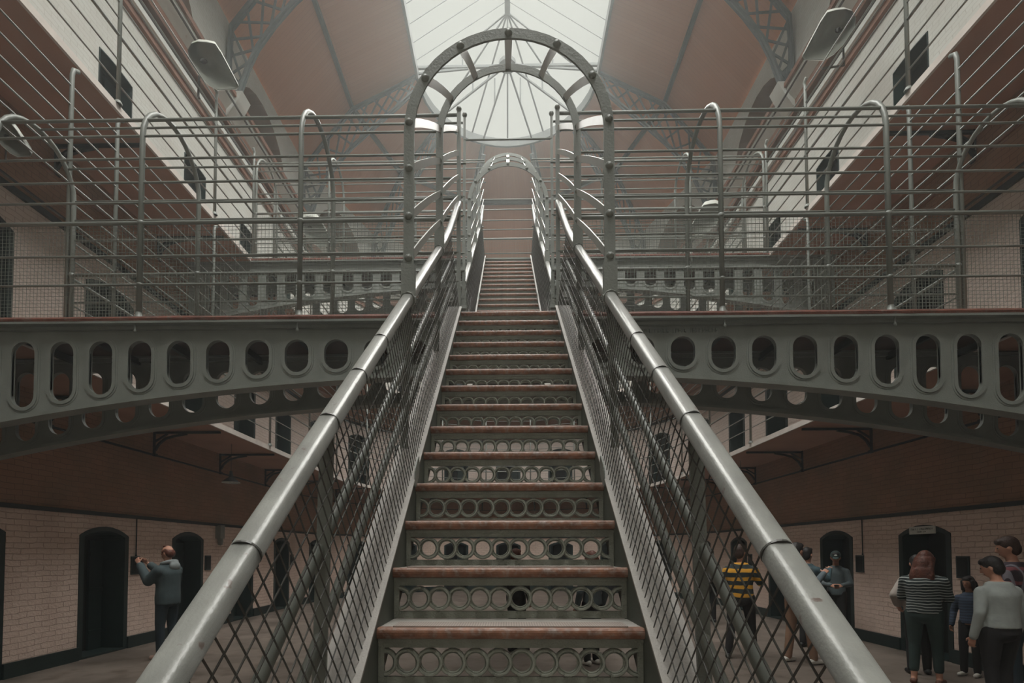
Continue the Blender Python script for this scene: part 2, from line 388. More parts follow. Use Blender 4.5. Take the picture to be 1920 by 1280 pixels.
# ---------------------------------------------------------------- roof
RIM, FOLD, EAV = (2.9, 17.0), (5.0, 16.0), (6.65, 14.15)
def poly5(R, a):   # radius of a 5-gon of circumradius R towards angle a (deg)
    m = a % 36 - 18; return R * cos(radians(18)) / cos(radians(m))
def roofline(R, poly, n=20):
    p = [(-R, Y0)]
    for k in range(n + 1):
        a = 180 * k / n; r = poly5(R, a) if poly else R
        if k in (0, n): r = R
        p.append((-r * cos(radians(a)), YC + r * sin(radians(a))))
    p.append((R, Y0)); return p
mb = MB(); rings = [[(x, y, EAV[1]) for x, y in roofline(EAV[0], True)], [(x, y, FOLD[1]) for x, y in roofline(FOLD[0], True)], [(x, y, RIM[1]) for x, y in roofline(RIM[0], False)]]
v0 = 0
for A, B in zip(rings[:-1], rings[1:]):
    run = 0; wd = (V3(A[0]) - V3(B[0])).length
    for i in range(len(A) - 1):
        l = (V3(A[i]) - V3(A[i + 1])).length
        mb.quad(A[i], A[i + 1], B[i + 1], B[i], [(v0 / 1, run), (v0, run + l), (v0 + wd, run + l), (v0 + wd, run)]); run += l
    v0 += wd
    # outer skin
    up = V3((0, 0, .15))
    for i in range(len(A) - 1): mb.quad(V3(B[i]) + up, V3(B[i + 1]) + up, V3(A[i + 1]) + up, V3(A[i]) + up, [(0, 0)] * 4)
mb.build('ceiling', [roofm], kind='structure')
mb = MB()
for (x, y), (x2, y2) in zip(roofline(FOLD[0], True)[:-1], roofline(FOLD[0], True)[1:]): mb.bar((x, y, FOLD[1] - .06), (x2, y2, FOLD[1] - .06), .14, .1)
mb.build('trim_20', trussD, kind='structure')
mb = MB()
rl = roofline(RIM[0], False)
for (x, y), (x2, y2) in zip(rl[:-1], rl[1:]): mb.bar((x, y, RIM[1] - .02), (x2, y2, RIM[1] - .02), .3, .08)
mb.build('trim_21', trussD, kind='structure')
# glazed ridge light
RZ = 19.05
gz = MB(); fr = MB()
for s in (-1, 1): gz.quad((s * 2.9, Y0, 17.15), (s * 2.9, YC, 17.15), (0, YC, RZ), (0, Y0, RZ))
arc = rl[1:-1]
for (x, y), (x2, y2) in zip(arc[:-1], arc[1:]): gz.poly([(x, y, 17.15), (x2, y2, 17.15), (0, YC, RZ)])
gz.build('window_1', glass, kind='structure')
for k in range(39):
    y = Y0 + .58 * k + .3
    if y < YC:
        for s in (-1, 1): fr.bar((s * 2.9, y, 17.14), (0, y, RZ - .01), .014, .012)
fr.bar((0, Y0, RZ - .02), (0, YC, RZ - .02), .2, .17)
fr.bar((0, YC, RZ), (0, YC, 17.3), .03, .03)
for k in range(1, 20, 3):
    x, y = arc[k]; fr.bar((x, y, 17.13), (0, YC, RZ - .02), .03, .05)
for k in range(0, 21, 4):
    x, y = arc[k]; fr.bar((x, y, 17.05), (0, YC, 17.3), .06, .05)
    mx, my = x * .5, YC + (y - YC) * .5; fr.bar((mx, my, 17.18), (mx, my, 18.1), .05, .04)
fr.lathe([(0, -.06), (.28, -.06), (.28, .06), (0, .06)], (0, YC, 17.3), 12)
fr.box(-.01, 2.9, YC - .04, YC + .04, 17.2, 17.28); fr.box(-2.9, .01, YC - .04, YC + .04, 17.2, 17.28)
fr.build('window_1_frame', trussD, kind='structure')
mb = MB(); mb.poly([(-XW, Y0 + .02, 14), (XW, Y0 + .02, 14), (XW, Y0 + .02, 19.6), (-XW, Y0 + .02, 19.6)], [(0, 0), (13, 0), (13, 5), (0, 5)]); mb.build('wall_back_gable', bwhite, kind='structure')

# lattice arched trusses
TOP = [(6.5, 12.35), (6.52, 13.2), (6.48, 13.95), (5.75, 14.9), (4.98, 15.8), (4.2, 16.2), (3.5, 16.55), (2.95, 16.85)]
BOT = [(6.32, 12.2), (6.08, 12.95), (5.85, 13.45), (5.45, 14.02), (5.0, 14.55), (4.35, 15.15), (3.6, 15.8), (2.9, 16.45)]
def lerp(P, t):
    t *= len(P) - 1; i = min(int(t), len(P) - 2); f = t - i; return (P[i][0] * (1 - f) + P[i + 1][0] * f, P[i][1] * (1 - f) + P[i + 1][1] * f)
def half_truss(mb, corbel, O, d, w=.1):
    n = V3((-d.y, d.x, 0)); P = lambda q: O + d * q[0] + V3((0, 0, q[1]))
    for A in (TOP, BOT):
        for a, b in zip(A[:-1], A[1:]):
            mb.bar(P(a), P(b), w * 1.6, .05, n); mb.bar(P(a), P(b), .03, .12, n)
    N = 13
    for k in range(N):
        a, b = k / N, (k + 1) / N
        if k == 0: mb.prism([P(lerp(TOP, 0)), P(lerp(TOP, .09)), P(lerp(BOT, .07)), P(lerp(BOT, 0))], n * .03)
        mb.bar(P(lerp(TOP, a)), P(lerp(BOT, min(1, b + .05))), .02, .055, n); mb.bar(P(lerp(BOT, a)), P(lerp(TOP, min(1, b + .05))), .02, .055, n)
    q = [(6.62, 11.6), (6.62, 12.25), (6.1, 12.25), (6.2, 12.05), (6.42, 11.7)]
    corbel.prism([P(a) - n * .2 for a in q], n * .4)
tl = ['nearest', 'second', 'third', 'fourth', 'fifth', 'last before the rounded end']
for i, y in enumerate(TY):
    if y < Y0: continue
    t = thing('roof_truss', 'grey iron lattice arch truss across the hall roof, %s' % ('just before the rounded end' if i == len(TY) - 1 else 'springing beside the big hooded lamps' if i == len(TY) - 2 else '%s behind the viewer' % ORD[len(TY) - 3 - i]), 'roof truss', (0, y, 0), group='arched roof trusses')
    for s in (-1, 1):
        a, b = MB(), MB(); half_truss(a, b, V3((0, 0, 0)), V3((s, 0, 0)))
        a.build('lattice_arch', truss, t); b.build('corbel', white, t)
for i, ang in enumerate((36, 72, 108, 144)):
    t = thing('roof_rib', 'grey iron lattice rib in the rounded end, %s' % ['leftmost of four', 'second from the left', 'third from the left', 'rightmost of four'][i], 'roof rib', (0, YC, 0), group='radial ribs of the rounded end')
    d = V3((-cos(radians(ang)), sin(radians(ang)), 0)); a, b = MB(), MB(); half_truss(a, b, V3((0, 0, 0)), d)
    a.build('lattice_arch', truss, t); b.build('corbel', white, t)

# ---------------------------------------------------------------- gallery railings
Z1 = [4.32, 4.62, 4.94, 5.16, 5.38, 5.61, 5.85, 6.07, 6.31, 6.54, 6.78, 7.02, 7.26]
Z2 = [7.95, 8.28, 8.63, 8.86, 9.09, 9.32, 9.55, 9.78]
BF, BB = 5.19, 6.17          # bridge front and back
def gallery_rail(lv, side):
    z0 = (G1, G2)[lv]; zs = (Z1, Z2)[lv]; top = (7.52, 9.98)[lv]; R = XE
    gap = ((BF, BB), (BF + 5.53, BB + 5.53))[lv]
    txt = ('first', 'upper')[lv]
    if side:
        t = thing('gallery_railing', 'long grey tubular railing along the %s %s gallery' % ('left' if side < 0 else 'right', txt), 'railing')
        x = side * R
        py = [2.3, BF - .02, BB, 6.92, 9.29, 11.62, 13.95, 16.2, -.1, -2.4, -4.7] if lv == 0 else [2.3, 4.6, 6.92, 9.29, 11.7, 13.95, 16.2, -.1, -2.4, -4.7, gap[0]]
        for y in py:
            b = MB(); hk = .09 if lv == 0 else -.05
            b.tube([(x, y, z0 + .01), (x, y, top - .12), (x, y + .02, top - .04), (x, y + hk, top)], .026, 8)
            b.lathe([(.05, 0), (.05, .02), (.03, .05)], (x, y, z0), 10); b.build('post', iront, t, True)
        for k, z in enumerate(zs):
            r = .021 if k == 2 else .0115
            cut = (lv == 0 and z < 6.0) or (lv == 1 and z < 9.7)
            for a, e in ([(Y0, gap[0]), (gap[1], YC)] if cut else [(Y0, YC)]):
                b = MB(); b.tube([(x, a, z), (x, e, z)], r, 6); b.build('rail', iront, t, True)
    else:
        t = thing('gallery_railing', 'curved grey tubular railing around the far end of the %s gallery' % txt, 'railing')
        pts = [(x, y) for x, y in upath(R)[1:-1]]
        for x, y in pts[1:-1]:
            b = MB(); b.tube([(x, y, z0 + .01), (x, y, top)], .026, 8); b.build('post', iront, t, True)
        for k, z in enumerate(zs):
            b = MB(); b.tube([(x, y, z) for x, y in pts], .021 if k == 2 else .0115, 6); b.build('rail', iront, t, True)
for lv in (0, 1):
    for sd in (-1, 1, 0): gallery_rail(lv, sd)

# ---------------------------------------------------------------- footbridges
def zbot(x): return 3.38 - .0175 * x * x
ZT, HR = 3.9, .118
def stadium(c0, c1, r, n=18):
    """outline points of a vertical slot: lower centre z c0, upper centre z c1"""
    p = [(r * cos(pi + pi * k / n), c0 + r * sin(pi + pi * k / n)) for k in range(n + 1)] + [(r * cos(pi * k / n), c1 + r * sin(pi * k / n)) for k in range(n + 1)]
    return p
def girder_mesh():
    m = MB(); T = .012
    P = .394; hx = [.131 + P * k for k in range(1, 16)]
    rim = []
    for s in (-1, 1):
        for x in hx:
            xa, xb = x - P / 2, x + P / 2
            if x == hx[-1]: xb = 6.59
            zb = zbot(x) + .13 + HR; zt = 3.757 - HR; zb = min(zb, zt)
            hole = stadium(zb, zt, HR); cz = (zb + zt) / 2
            # outer boundary by ray from the slot centre
            box = []
            L, Rr = xa - x, xb - x; bl, br = zbot(xa) - cz, zbot(xb) - cz; tp = ZT - cz
            ang = [math.atan2(bl, L), math.atan2(br, Rr), math.atan2(tp, Rr), math.atan2(tp, L)]
            hp = [(p[0], p[1] - cz) for p in hole]
            ang += [math.atan2(p[1], p[0]) for p in hp]; ang = sorted(set(round(a, 5) for a in ang))
            def cast(a):
                cx, sy = cos(a), sin(a); best = 1e9
                if cx > 1e-9: best = min(best, Rr / cx)
                if cx < -1e-9: best = min(best, L / cx)
                if sy > 1e-9: best = min(best, tp / sy)
                # slanted bottom
                k = (br - bl) / (Rr - L); c0 = bl - k * L; den = sy - k * cx
                if den < -1e-9: best = min(best, c0 / den)
                return (best * cx, best * sy)
            def casth(a):
                cx, sy = cos(a), sin(a); h = (zt - zb) / 2; lo, hi = 0, 3
                for _ in range(30):
                    mid = (lo + hi) / 2; px, pz = mid * cx, mid * sy; dz = max(0, abs(pz) - h)
                    if px * px + dz * dz < HR * HR: lo = mid
                    else: hi = mid
                return (lo * cx, lo * sy)
            n = len(ang)
            for i in range(n):
                a, b = ang[i], ang[(i + 1) % n]
                o0, o1, i0, i1 = cast(a), cast(b), casth(a), casth(b)
                X = lambda q, y: (s * (x + q[0]), y, cz + q[1])
                m.quad(X(o0, -T), X(o1, -T), X(i1, -T), X(i0, -T)); m.quad(X(o0, T), X(i0, T), X(i1, T), X(o1, T))
                m.quad(X(i0, -T), X(i1, -T), X(i1, T), X(i0, T))
            # raised rim around the slot
            n = len(hole)
            for j in range(n):
                a, b = hole[j], hole[(j + 1) % n]
                def off(q, d):
                    zc = min(max(q[1], zb), zt); v = V3((q[0], q[1] - zc)); v.normalize(); return (q[0] + v.x * d, q[1] + v.y * d)
                for yy in (-1, 1):
                    A, B = off(a, .034), off(b, .034); y1 = yy * (T + .012)
                    Q = lambda q, y: (s * (x + q[0]), y, q[1])
                    m.quad(Q(a, y1), Q(b, y1), Q(B, y1), Q(A, y1)); m.quad(Q(A, y1), Q(B, y1), Q(B, yy * T), Q(A, yy * T)); m.quad(Q(a, y1), Q(b, y1), Q(b, 0), Q(a, 0))
                    A2, B2 = off(a, .052), off(b, .052); y2 = yy * (T + .004)
                    m.quad(Q(A, y2), Q(B, y2), Q(B2, y2), Q(A2, y2)); m.quad(Q(A2, y2), Q(B2, y2), Q(B2, yy * T), Q(A2, yy * T))
    m.box(-.33, .33, -T, T, zbot(0) - .0, ZT)
    # flanges
    xs = [-6.59 + 13.18 * k / 60 for k in range(61)]
    for a, b in zip(xs[:-1], xs[1:]):
        m.bar((a, 0, zbot(a) + .012), (b, 0, zbot(b) + .012), .15, .03, (0, 1, 0)); m.bar((a, 0, zbot(a) + .045), (b, 0, zbot(b) + .045), .05, .04, (0, 1, 0))
    m.box(-6.59, 6.59, -.115, .085, ZT, ZT + .022); m.box(-6.59, 6.59, -.05, .05, ZT - .035, ZT)
    return m.mesh('girder', iron)
GM = girder_mesh()
def hoop_profile(yf, yb, z0, z1):
    r = (yb - yf) / 2; c = (yf + yb) / 2
    return [(yf, z0), (yf, z1)] + [(c - r * cos(pi * k / 14), z1 + r * sin(pi * k / 14)) for k in range(1, 14)] + [(yb, z1), (yb, z0)]
RZs = [4.316, 4.61, 4.944, 5.152, 5.361, 5.604, 5.836]
def bridge(dy, dz, label, gap_back):
    t = thing('iron_footbridge', label, 'footbridge', (0, BF + dy, dz), group='footbridges with round-holed girders')
    w = BB - BF; D = 3.966
    for y, rz_ in ((.04, 0), (w - .04, pi)): link('girder', GM, t, (0, y, 0), rz_)
    b = MB(); b.box(-XE, XE, -.02, w + .02, ZT + .022, D - .012); b.build('deck', deckm, t)
    b = MB(); b.box(-.02, .02, .06, w - .06, ZT - .07, ZT); cm = b.mesh('cross_bearer', black)
    for k in range(-7, 8): link('cross_bearer', cm, t, (k * .72, 0, 0))
    for y0 in (-.075, w + .01):
        b = MB()
        segs = [(-XE, -.47), (.47, XE)] if (y0 < 0 or gap_back) else [(-XE, XE)]
        for a, e in segs:
            n = 24; ring = []
            for i in range(n + 1):
                x = a + (e - a) * i / n; jz = random.uniform(-.003, .003); jy = random.uniform(-.004, .004)
                ring.append([(x, y0 + jy, D - .042 + jz), (x, y0 - .006 + jy, D - .02), (x, y0 + jy + .004, D + jz), (x, y0 + .07, D + .001), (x, y0 + .07, D - .042)])
            vs = [p for r_ in ring for p in r_]
            b.add(vs, [(i * 5 + j, i * 5 + (j + 1) % 5, (i + 1) * 5 + (j + 1) % 5, (i + 1) * 5 + j) for i in range(n) for j in range(5)] + [(0, 1, 2, 3, 4), tuple(n * 5 + j for j in range(5))])
        b.build('edge_board', edge, t)
    BX = 5.21; hx = [-5.19, -3.68, -2.07, 2.09, 3.71, 5.19]
    for x in hx:
        b = MB(); b.tube([(x, y, z) for y, z in hoop_profile(0, w, D, 5.836)], .026, 8)
        for y in (0, w):
            b.lathe([(.055, 0), (.055, .012), (.03, .04), (.028, .07)], (x, y, D), 12)
            b.sphere((x, y, 4.944), .036, 8); b.sphere((x, y, 4.32), .03, 8)
        b.build('hoop', iront, t, True)
    arcs = [25, 90, 140]; r = w / 2
    rl_ = [(0, z, 0) for z in RZs] + [(r - r * cos(radians(a)), 5.836 + r * sin(radians(a)), 1) for a in arcs] + [(w, z, 2) for z in RZs]
    for y, z, s in rl_:
        rr = .022 if abs(z - 4.944) < .01 else (.017 if z > 6 and s == 1 and y < .1 else .0125)
        whole = (s == 2 and not gap_back)
        g = .49 if s < 2 else .515
        for a, e in ([(-BX, BX)] if whole else [(-BX, -g), (g, BX)]):
            b = MB(); n = 6; b.tube([(a + (e - a) * i / n, y, z + random.uniform(-.003, .003) * (0 < i < n)) for i in range(n + 1)], rr, 6); b.build('rail', iront, t, True)
    # square wire mesh up to the handrail
    for y, gb in ((.014, True), (w - .014, gap_back)):
        b = MB()
        for a, e in ([(-BX, -.5), (.5, BX)] if gb else [(-BX, BX)]):
            n = int((e - a) / .037)
            for i in range(n + 1):
                x = a + (e - a) * i / n; b.bar((x, y, D + .02), (x, y, 4.93), .0026, .0026)
            for i in range(26):
                z = D + .03 + i * .0365; b.bar((a, y, z), (e, y, z), .0026, .0026)
        b.build('wire_screen', wireg, t)
    for x in (-3.68, -2.07, 2.09, 3.71):
        b = MB(); b.lathe([(0, ZT - .09), (.014, ZT - .082), (.017, ZT - .068), (.006, ZT - .05), (.006, ZT + .0)], (x, -.05, 0), 8); b.build('drip_nozzle', iront, t, True)
    if dy == 0:      # faint cast lettering, too worn to read
        b = MB(); rnd = random.Random(3); x = 1.28
        while x < 2.05:
            wd = rnd.choice((.012, .018, .022))
            if rnd.random() > .16:
                b.box(x, x + .005, .015, .03, 3.80, 3.835)
                if wd > .012: b.box(x, x + wd, .015, .03, rnd.choice((3.80, 3.815, 3.83)), 3.836)
            x += wd + .011
        b.build('raised_lettering', iron, t)
    return t
bridge(0, 0, 'iron footbridge at the head of the lower stair, with deep round-holed arched girders', True)
bridge(5.53, 3.675, 'higher farther iron footbridge at the top of the upper stair flight', False)

# ---------------------------------------------------------------- stairs
SW = .457
def riser_mesh(H):
    """cast riser with a band of interlaced rings; origin at tread level below, centre; faces -y"""
    m = MB(); t = .008; zc = .028 + .05; z0, z1 = .028, .128; xo = .437; P = .0795
    m.box(-SW, SW, -t, t, 0, z0); m.box(-SW, SW, -t, t, z1, H)
    for s in (-1, 1): m.box(min(s * xo, s * SW), max(s * xo, s * SW), -t, t, z0, z1)
    m.box(-SW, SW, -t - .006, -t, H - .014, H - .002)
    def ring(cx, a0, a1, dy):
        n = max(6, int(26 * (a1 - a0) / (2 * pi))); prof = [(.031, .004), (.031, -.006), (.0335, -.010), (.036, -.008), (.038, -.017), (.044, -.017), (.0475, -.011), (.0485, .004)]
        vs = []; fs = []; k = len(prof)
        for i in range(n + 1):
            a = a0 + (a1 - a0) * i / n
            for r, y in prof: vs.append((cx + r * cos(a), y + dy, zc + r * sin(a)))
        for i in range(n):
            for j in range(k): fs.append((i * k + j, i * k + (j + 1) % k, (i + 1) * k + (j + 1) % k, (i + 1) * k + j))
        m.add(vs, fs)
    for k in range(10):
        cx = (-4.5 + k) * P
        ring(cx, radians(-110), radians(60), -.007); ring(cx, radians(60), radians(250), .002)
    ring(-xo, -pi / 2, pi / 2, 0); ring(xo, pi / 2, 3 * pi / 2, 0)
    return m.mesh('riser', ironR)
def tread_mesh(G):
    m = MB(); m.box(-SW, SW, .03, G + .03, -.022, -.002); m.box(-SW, SW, .03, .05, -.04, -.022)
    return m.mesh('tread', ironS)
def nosing_mesh():
    m = MB(); n = 7; pr = [(.03, -.038)] + [(.012 + -.014 * sin(pi * k / n), -.019 - .019 * cos(pi * k / n)) for k in range(n + 1)] + [(.045, 0), (.045, -.038)]
    m.prism([(-SW, y, z) for y, z in pr], (2 * SW, 0, 0)); return m.mesh('nosing', wood)
plm = MATS.get('x') or None
def plate_mat():
    m = mat('perforated_tread_plate', srgb(152, 140, 132), .45, var=.08, scale=10)
    nt = m.node_tree; N = nt.nodes; L = nt.links; tc = N.new('ShaderNodeTexCoord'); mp = N.new('ShaderNodeVectorMath'); mp.operation = 'MULTIPLY'; mp.inputs[1].default_value = (110, 110, 0)
    L.new(tc.outputs['Object'], mp.inputs[0]); fr_ = N.new('ShaderNodeVectorMath'); fr_.operation = 'FRACTION'; L.new(mp.outputs[0], fr_.inputs[0])
    di = N.new('ShaderNodeVectorMath'); di.operation = 'DISTANCE'; di.inputs[1].default_value = (.5, .5, 0); L.new(fr_.outputs[0], di.inputs[0])
    lt = N.new('ShaderNodeMath'); lt.operation = 'LESS_THAN'; lt.inputs[1].default_value = .26; L.new(di.outputs['Value'], lt.inputs[0])
    b = N['Principled BSDF']; old = b.inputs['Base Color'].links[0].from_socket; mx = N.new('ShaderNodeMixRGB'); L.new(lt.outputs[0], mx.inputs[0]); L.new(old, mx.inputs[1]); mx.inputs[2].default_value = srgb(70, 66, 62)
    L.new(mx.outputs[0], b.inputs['Base Color']); return m
platem = plate_mat()
def plate_mesh():
    m = MB(); m.box(-.405, .405, .02, .13, -.001, .005); return m.mesh('tread_plate', platem)
NM, PM = nosing_mesh(), plate_mesh()
def staircase(label, n0, n1, Yn, Zn, G, R, hr, foot, cage, posts):
    """nosing i at (Yn+G*i, Zn+R*i) for i in n0..n1"""
    t = thing('iron_staircase', label, 'staircase', group='iron stair flights')
    sl_ = R / G; ny = lambda y: Zn + (y - Yn) * sl_
    RM, TM = riser_mesh(R - .038), tread_mesh(G)
    for i in range(n0, n1 + 1):
        y, z = Yn + G * i, Zn + R * i
        link('riser', RM, t, (0, y + .035, z - R - .0))
        if i < n1 or True:
            o = link('tread', TM, t, (0, y, z)); link('nosing', NM, o, (0, 0, 0))
            if i < n1: link('tread_plate', PM, o, (0, 0, 0))
    ya, yb = Yn + G * n0 - .05, Yn + G * n1 + .02
    for s in (-1, 1):
        b = MB(); up = V3((0, -sl_, 1)).normalized()
        zt = .03
        b.prism([(s * .457, ya, ny(ya) + zt), (s * .457, yb, ny(yb) + zt), (s * .457, yb, ny(yb) - .26), (s * .457, ya, ny(ya) - .26)], (s * .014, 0, 0))
        b.cur = 1
        b.prism([(s * .452, ya, ny(ya) + zt), (s * .452, yb, ny(yb) + zt), (s * .585, yb, ny(yb) + zt), (s * .585, ya, ny(ya) + zt)], (0, 0, .012))
        b.cur = 0
        b.prism([(s * .457, ya, ny(ya) - .26), (s * .457, yb, ny(yb) - .26), (s * .54, yb, ny(yb) - .26), (s * .54, ya, ny(ya) - .26)], (0, 0, .012))
        b.build('stringer', [ironW, ironS], t)
        # handrail
        b = MB(); pts = [V3((s * p[0] * (1 if s < 0 else 1 - .026 * min(1, max(0, (2.8 - p[1]) / 1.6))), p[1], p[2])) for p in hr]
        prof = []
        for k in range(24):
            a = 2 * pi * (k + .5) / 24; c_, s_ = cos(a), sin(a); prof.append((.0285 * math.copysign(abs(c_) ** .62, c_),   .0265 * math.copysign(abs(s_) ** .62, s_)))
        vs = []
        for i, p in enumerate(pts):
            d = (pts[min(i + 1, len(pts) - 1)] - pts[max(i - 1, 0)]).normalized(); u = V3((1, 0, 0)); u = (u - d * u.dot(d)).normalized(); w_ = u.cross(d)
            vs += [p + u * x + w_ * z for x, z in prof]
        b.add(vs, [(i * 24 + k, i * 24 + (k + 1) % 24, (i + 1) * 24 + (k + 1) % 24, (i + 1) * 24 + k) for i in range(len(pts) - 1) for k in range(24)] + [tuple(range(24)), tuple(len(vs) - 24 + k for k in range(24))])
        b.build('handrail', ironL, t, True)
        for q in cage.get('collars', []):
            b = MB()
            z = hr[0][2] + (q - hr[0][1]) * (hr[1][2] - hr[0][2]) / (hr[1][1] - hr[0][1]); d = V3((0, 1, sl_)).normalized()
            xq = .525 * (s if s < 0 else 1 - .026 * max(0, (4.0 - q) / 4.35)); b.tube([V3((xq, q, z)) - d * .0025, V3((xq, q, z)) + d * .0025], .0318, 20)
            b.build('tie_wire', wire, t)
        hz = lambda y: hr[0][2] + (y - hr[0][1]) * (hr[1][2] - hr[0][2]) / (hr[1][1] - hr[0][1])
        for y in posts:
            b = MB(); b.prism([(s * .535, y - .006, ny(y) + .03), (s * .575, y - .006, ny(y) + .03), (s * .555, y - .006, hz(y)), (s * .515, y - .006, hz(y))], (0, .012, 0)); b.build('baluster', iron, t)
        for dz in (.235, .495):
            b = MB(); y2 = yb - (.0 if dz < .3 else .1); b.tube([(s * .556, ya, ny(ya) + dz), (s * .556, y2, ny(y2) + dz)], .0165, 10); b.build('mid_rail', iront, t, True)
        # woven wire: one family along the slope, the other square to it
        b = MB(); wr = .0031; X = s * .474; u = V3((0, 1, sl_)).normalized(); v = V3((0, -u.z, u.y)); A = V3((X, ya, ny(ya) + .045)); B = V3((X, yb, ny(yb) + .045)); Ln = (B - A).length
        hgt = lambda q: (hz(q.y) - .02) - q.z
        hh = (hr[0][2] - ny(hr[0][1]) - .055) * u.y; n = int(Ln / .0475)
        for i in range(n):
            p = A + u * (.0475 * (i + .5)); lp = hh
            e = p + v * lp
            if e.y < ya: f = (p.y - ya) / (p.y - e.y); e = p + (e - p) * f
            xo = s * .003 * (1 if i % 2 else -1)
            m_ = (p + e) / 2 + V3((s * .02, 0, 0))
            b.bar(p, m_, wr, wr); b.bar(m_, e + V3((s * .04, 0, 0)), wr, wr)
        for j in range(1, int(hh / .058) + 1):
            w_ = .058 * j; p = A + v * w_; e = B + v * w_
            f = 0 if p.y >= ya else (ya - p.y) / (e.y - p.y); p = p + (e - p) * f
            dx = s * .04 * (w_ / hh); b.bar(p + V3((dx, 0, 0)), e + V3((dx, 0, 0)), wr, wr)
        b.build('wire_screen', wire, t)
        for q in cage.get('splice', []):
            b = MB(); z = ny(q); c = [(.05 * cos(a) * 1.0, .06 * sin(a)) for a in [2 * pi * k / 16 for k in range(16)]]
            sg = lambda w: math.copysign(abs(w) ** .5, w)
            b.prism([(s * .449, q + .055 * sg(cos(a)), z + .045 + .055 * sg(sin(a)) + .055 * sg(cos(a)) * sl_) for a in [2 * pi * k / 16 for k in range(16)]], (s * .006, 0, 0)); b.build('splice_plate', iron, t)
    # hoops and cage straps
    H = cage['hoops']; r = .525
    for y, zc, zf in H:
        b = MB(); w_ = .054; th = .012
        pth = [(-r, zf), (-r, zc)] + [(-r * cos(pi * k / 24), zc + r * sin(pi * k / 24)) for k in range(1, 24)] + [(r, zc), (r, zf)]
        ring = []
        for i, (x, z) in enumerate(pth):
            a = V3(pth[max(i - 1, 0)]); c = V3(pth[min(i + 1, len(pth) - 1)]); d = (c - a).normalized(); n = V3((-d.y, d.x)) * (w_ / 2)
            ring.append([(x + n.x, y - th / 2, z + n.y), (x - n.x, y - th / 2, z - n.y), (x - n.x, y + th / 2, z - n.y), (x + n.x, y + th / 2, z + n.y)])
        vs = [p for q in ring for p in q]; b.add(vs, [(i * 4 + j, i * 4 + (j + 1) % 4, (i + 1) * 4 + (j + 1) % 4, (i + 1) * 4 + j) for i in range(len(ring) - 1) for j in range(4)] + [(0, 1, 2, 3), tuple(len(vs) - 4 + j for j in range(4))])
        for s in (-1, 1):   # clasped foot
            b.box(s * r - .036, s * r + .036, y - .016, y + .012, zf - .03, zf + .16)
            b.tube([(s * r, y - .02, zf - .035), (s * r, y + .02, zf - .01)], .04, 10)
        o = b.build('hoop', iron, t)
        BO = MB(); BO.lathe([(0, .016), (.012, .014), (.02, .004), (.021, 0)], (0, 0, 0), 10, Matrix.Rotation(pi / 2, 3, 'X')); bm_ = BO.mesh('bolt', iron, True)
        for s in (-1, 1):
            for dz in cage['legs']: link('bolt', bm_, o, (s * r, y - th / 2, zc + dz))
        for a in cage['arcs']: link('bolt', bm_, o, (r * cos(radians(a)), y - th / 2, zc + r * sin(radians(a))))
    def strap(pts):
        b = MB()
        for p, q in zip(pts[:-1], pts[1:]):
            p, q = V3(p), V3(q); m_ = (p + q) / 2; c = V3((m_.x, 0, 0)); bow = .014
            rad = V3((p.x, 0, 0)) if abs(p.x) > .5 else V3((p.x, 0, .3)); rad.normalize()
            k = [p, p.lerp(q, .25) + V3((0, 0, bow * .75)), m_ + V3((0, 0, bow)), p.lerp(q, .75) + V3((0, 0, bow * .75)), q]
            for a, c2 in zip(k[:-1], k[1:]): b.bar(a, c2, .008, .042, rad)
        b.build('cage_strap', ironB, t)
    ex = cage.get('end')
    for s in (-1, 1):
        for j, dz in enumerate(cage['legs']):
            pts = [(s * (r - .006), y, zc + dz) for y, zc, zf in H]
            if ex: pts.append((s * .492, ex[0], ex[1][j]))
            strap(pts)
    for a in cage['arcs']:
        strap([((r - .01) * cos(radians(a)), y, zc + (r - .01) * sin(radians(a))) for y, zc, zf in H])
    return t
YN, ZN, GG, RR = 1.8331, 1.3897, .2502, .1985
hrl = [(.526, -.35, .552), (.525, 4.0, 3.957), (.523, 4.25, 4.155), (.518, 4.55, 4.42), (.508, 4.82, 4.70), (.498, 5.02, 4.93), (.49, 5.16, 5.08)]
staircase('wide lower iron staircase with ring-patterned risers rising from the ground floor', -6, 13, YN, ZN, GG, RR, hrl, None,
          dict(hoops=[(2.745, 3.865, 2.99), (3.985, 4.835, 3.96)], legs=[.05, -.2, -.456, -.68], arcs=[33, 61, 90, 119, 147], end=(5.17, [5.84, 5.60, 5.36, 5.15], 5.62), collars=[1.05, 1.53, 1.83, 2.15], splice=[2.6]),
          [-.95, .29, 1.55, 2.8, 4.05])
YU, ZU, RU = 6.22, 3.966, 3.675 / 18
nzu = lambda y: ZU + (y - YU) * RU / .25
hru = [(.525, 6.25, nzu(6.25) + .85), (.525, 10.2, nzu(10.2) + .85), (.52, 10.5, nzu(10.5) + .95), (.51, 10.68, nzu(10.7) + 1.07)]
hoopsu = [(y, nzu(y) + 1.70, nzu(y) + .85) for y in (7.1, 8.3, 9.5)]
staircase('narrower-looking upper iron staircase climbing from the first bridge to the higher one', 1, 18, YU, ZU, .25, RU, hru, None,
          dict(hoops=hoopsu, legs=[.05, -.2, -.456, -.68], arcs=[33, 61, 90, 119, 147], end=(10.7, [9.5, 9.27, 9.04, 8.83], 9.3), collars=[], splice=[8.2]),
          [6.35, 7.1, 8.3, 9.5])
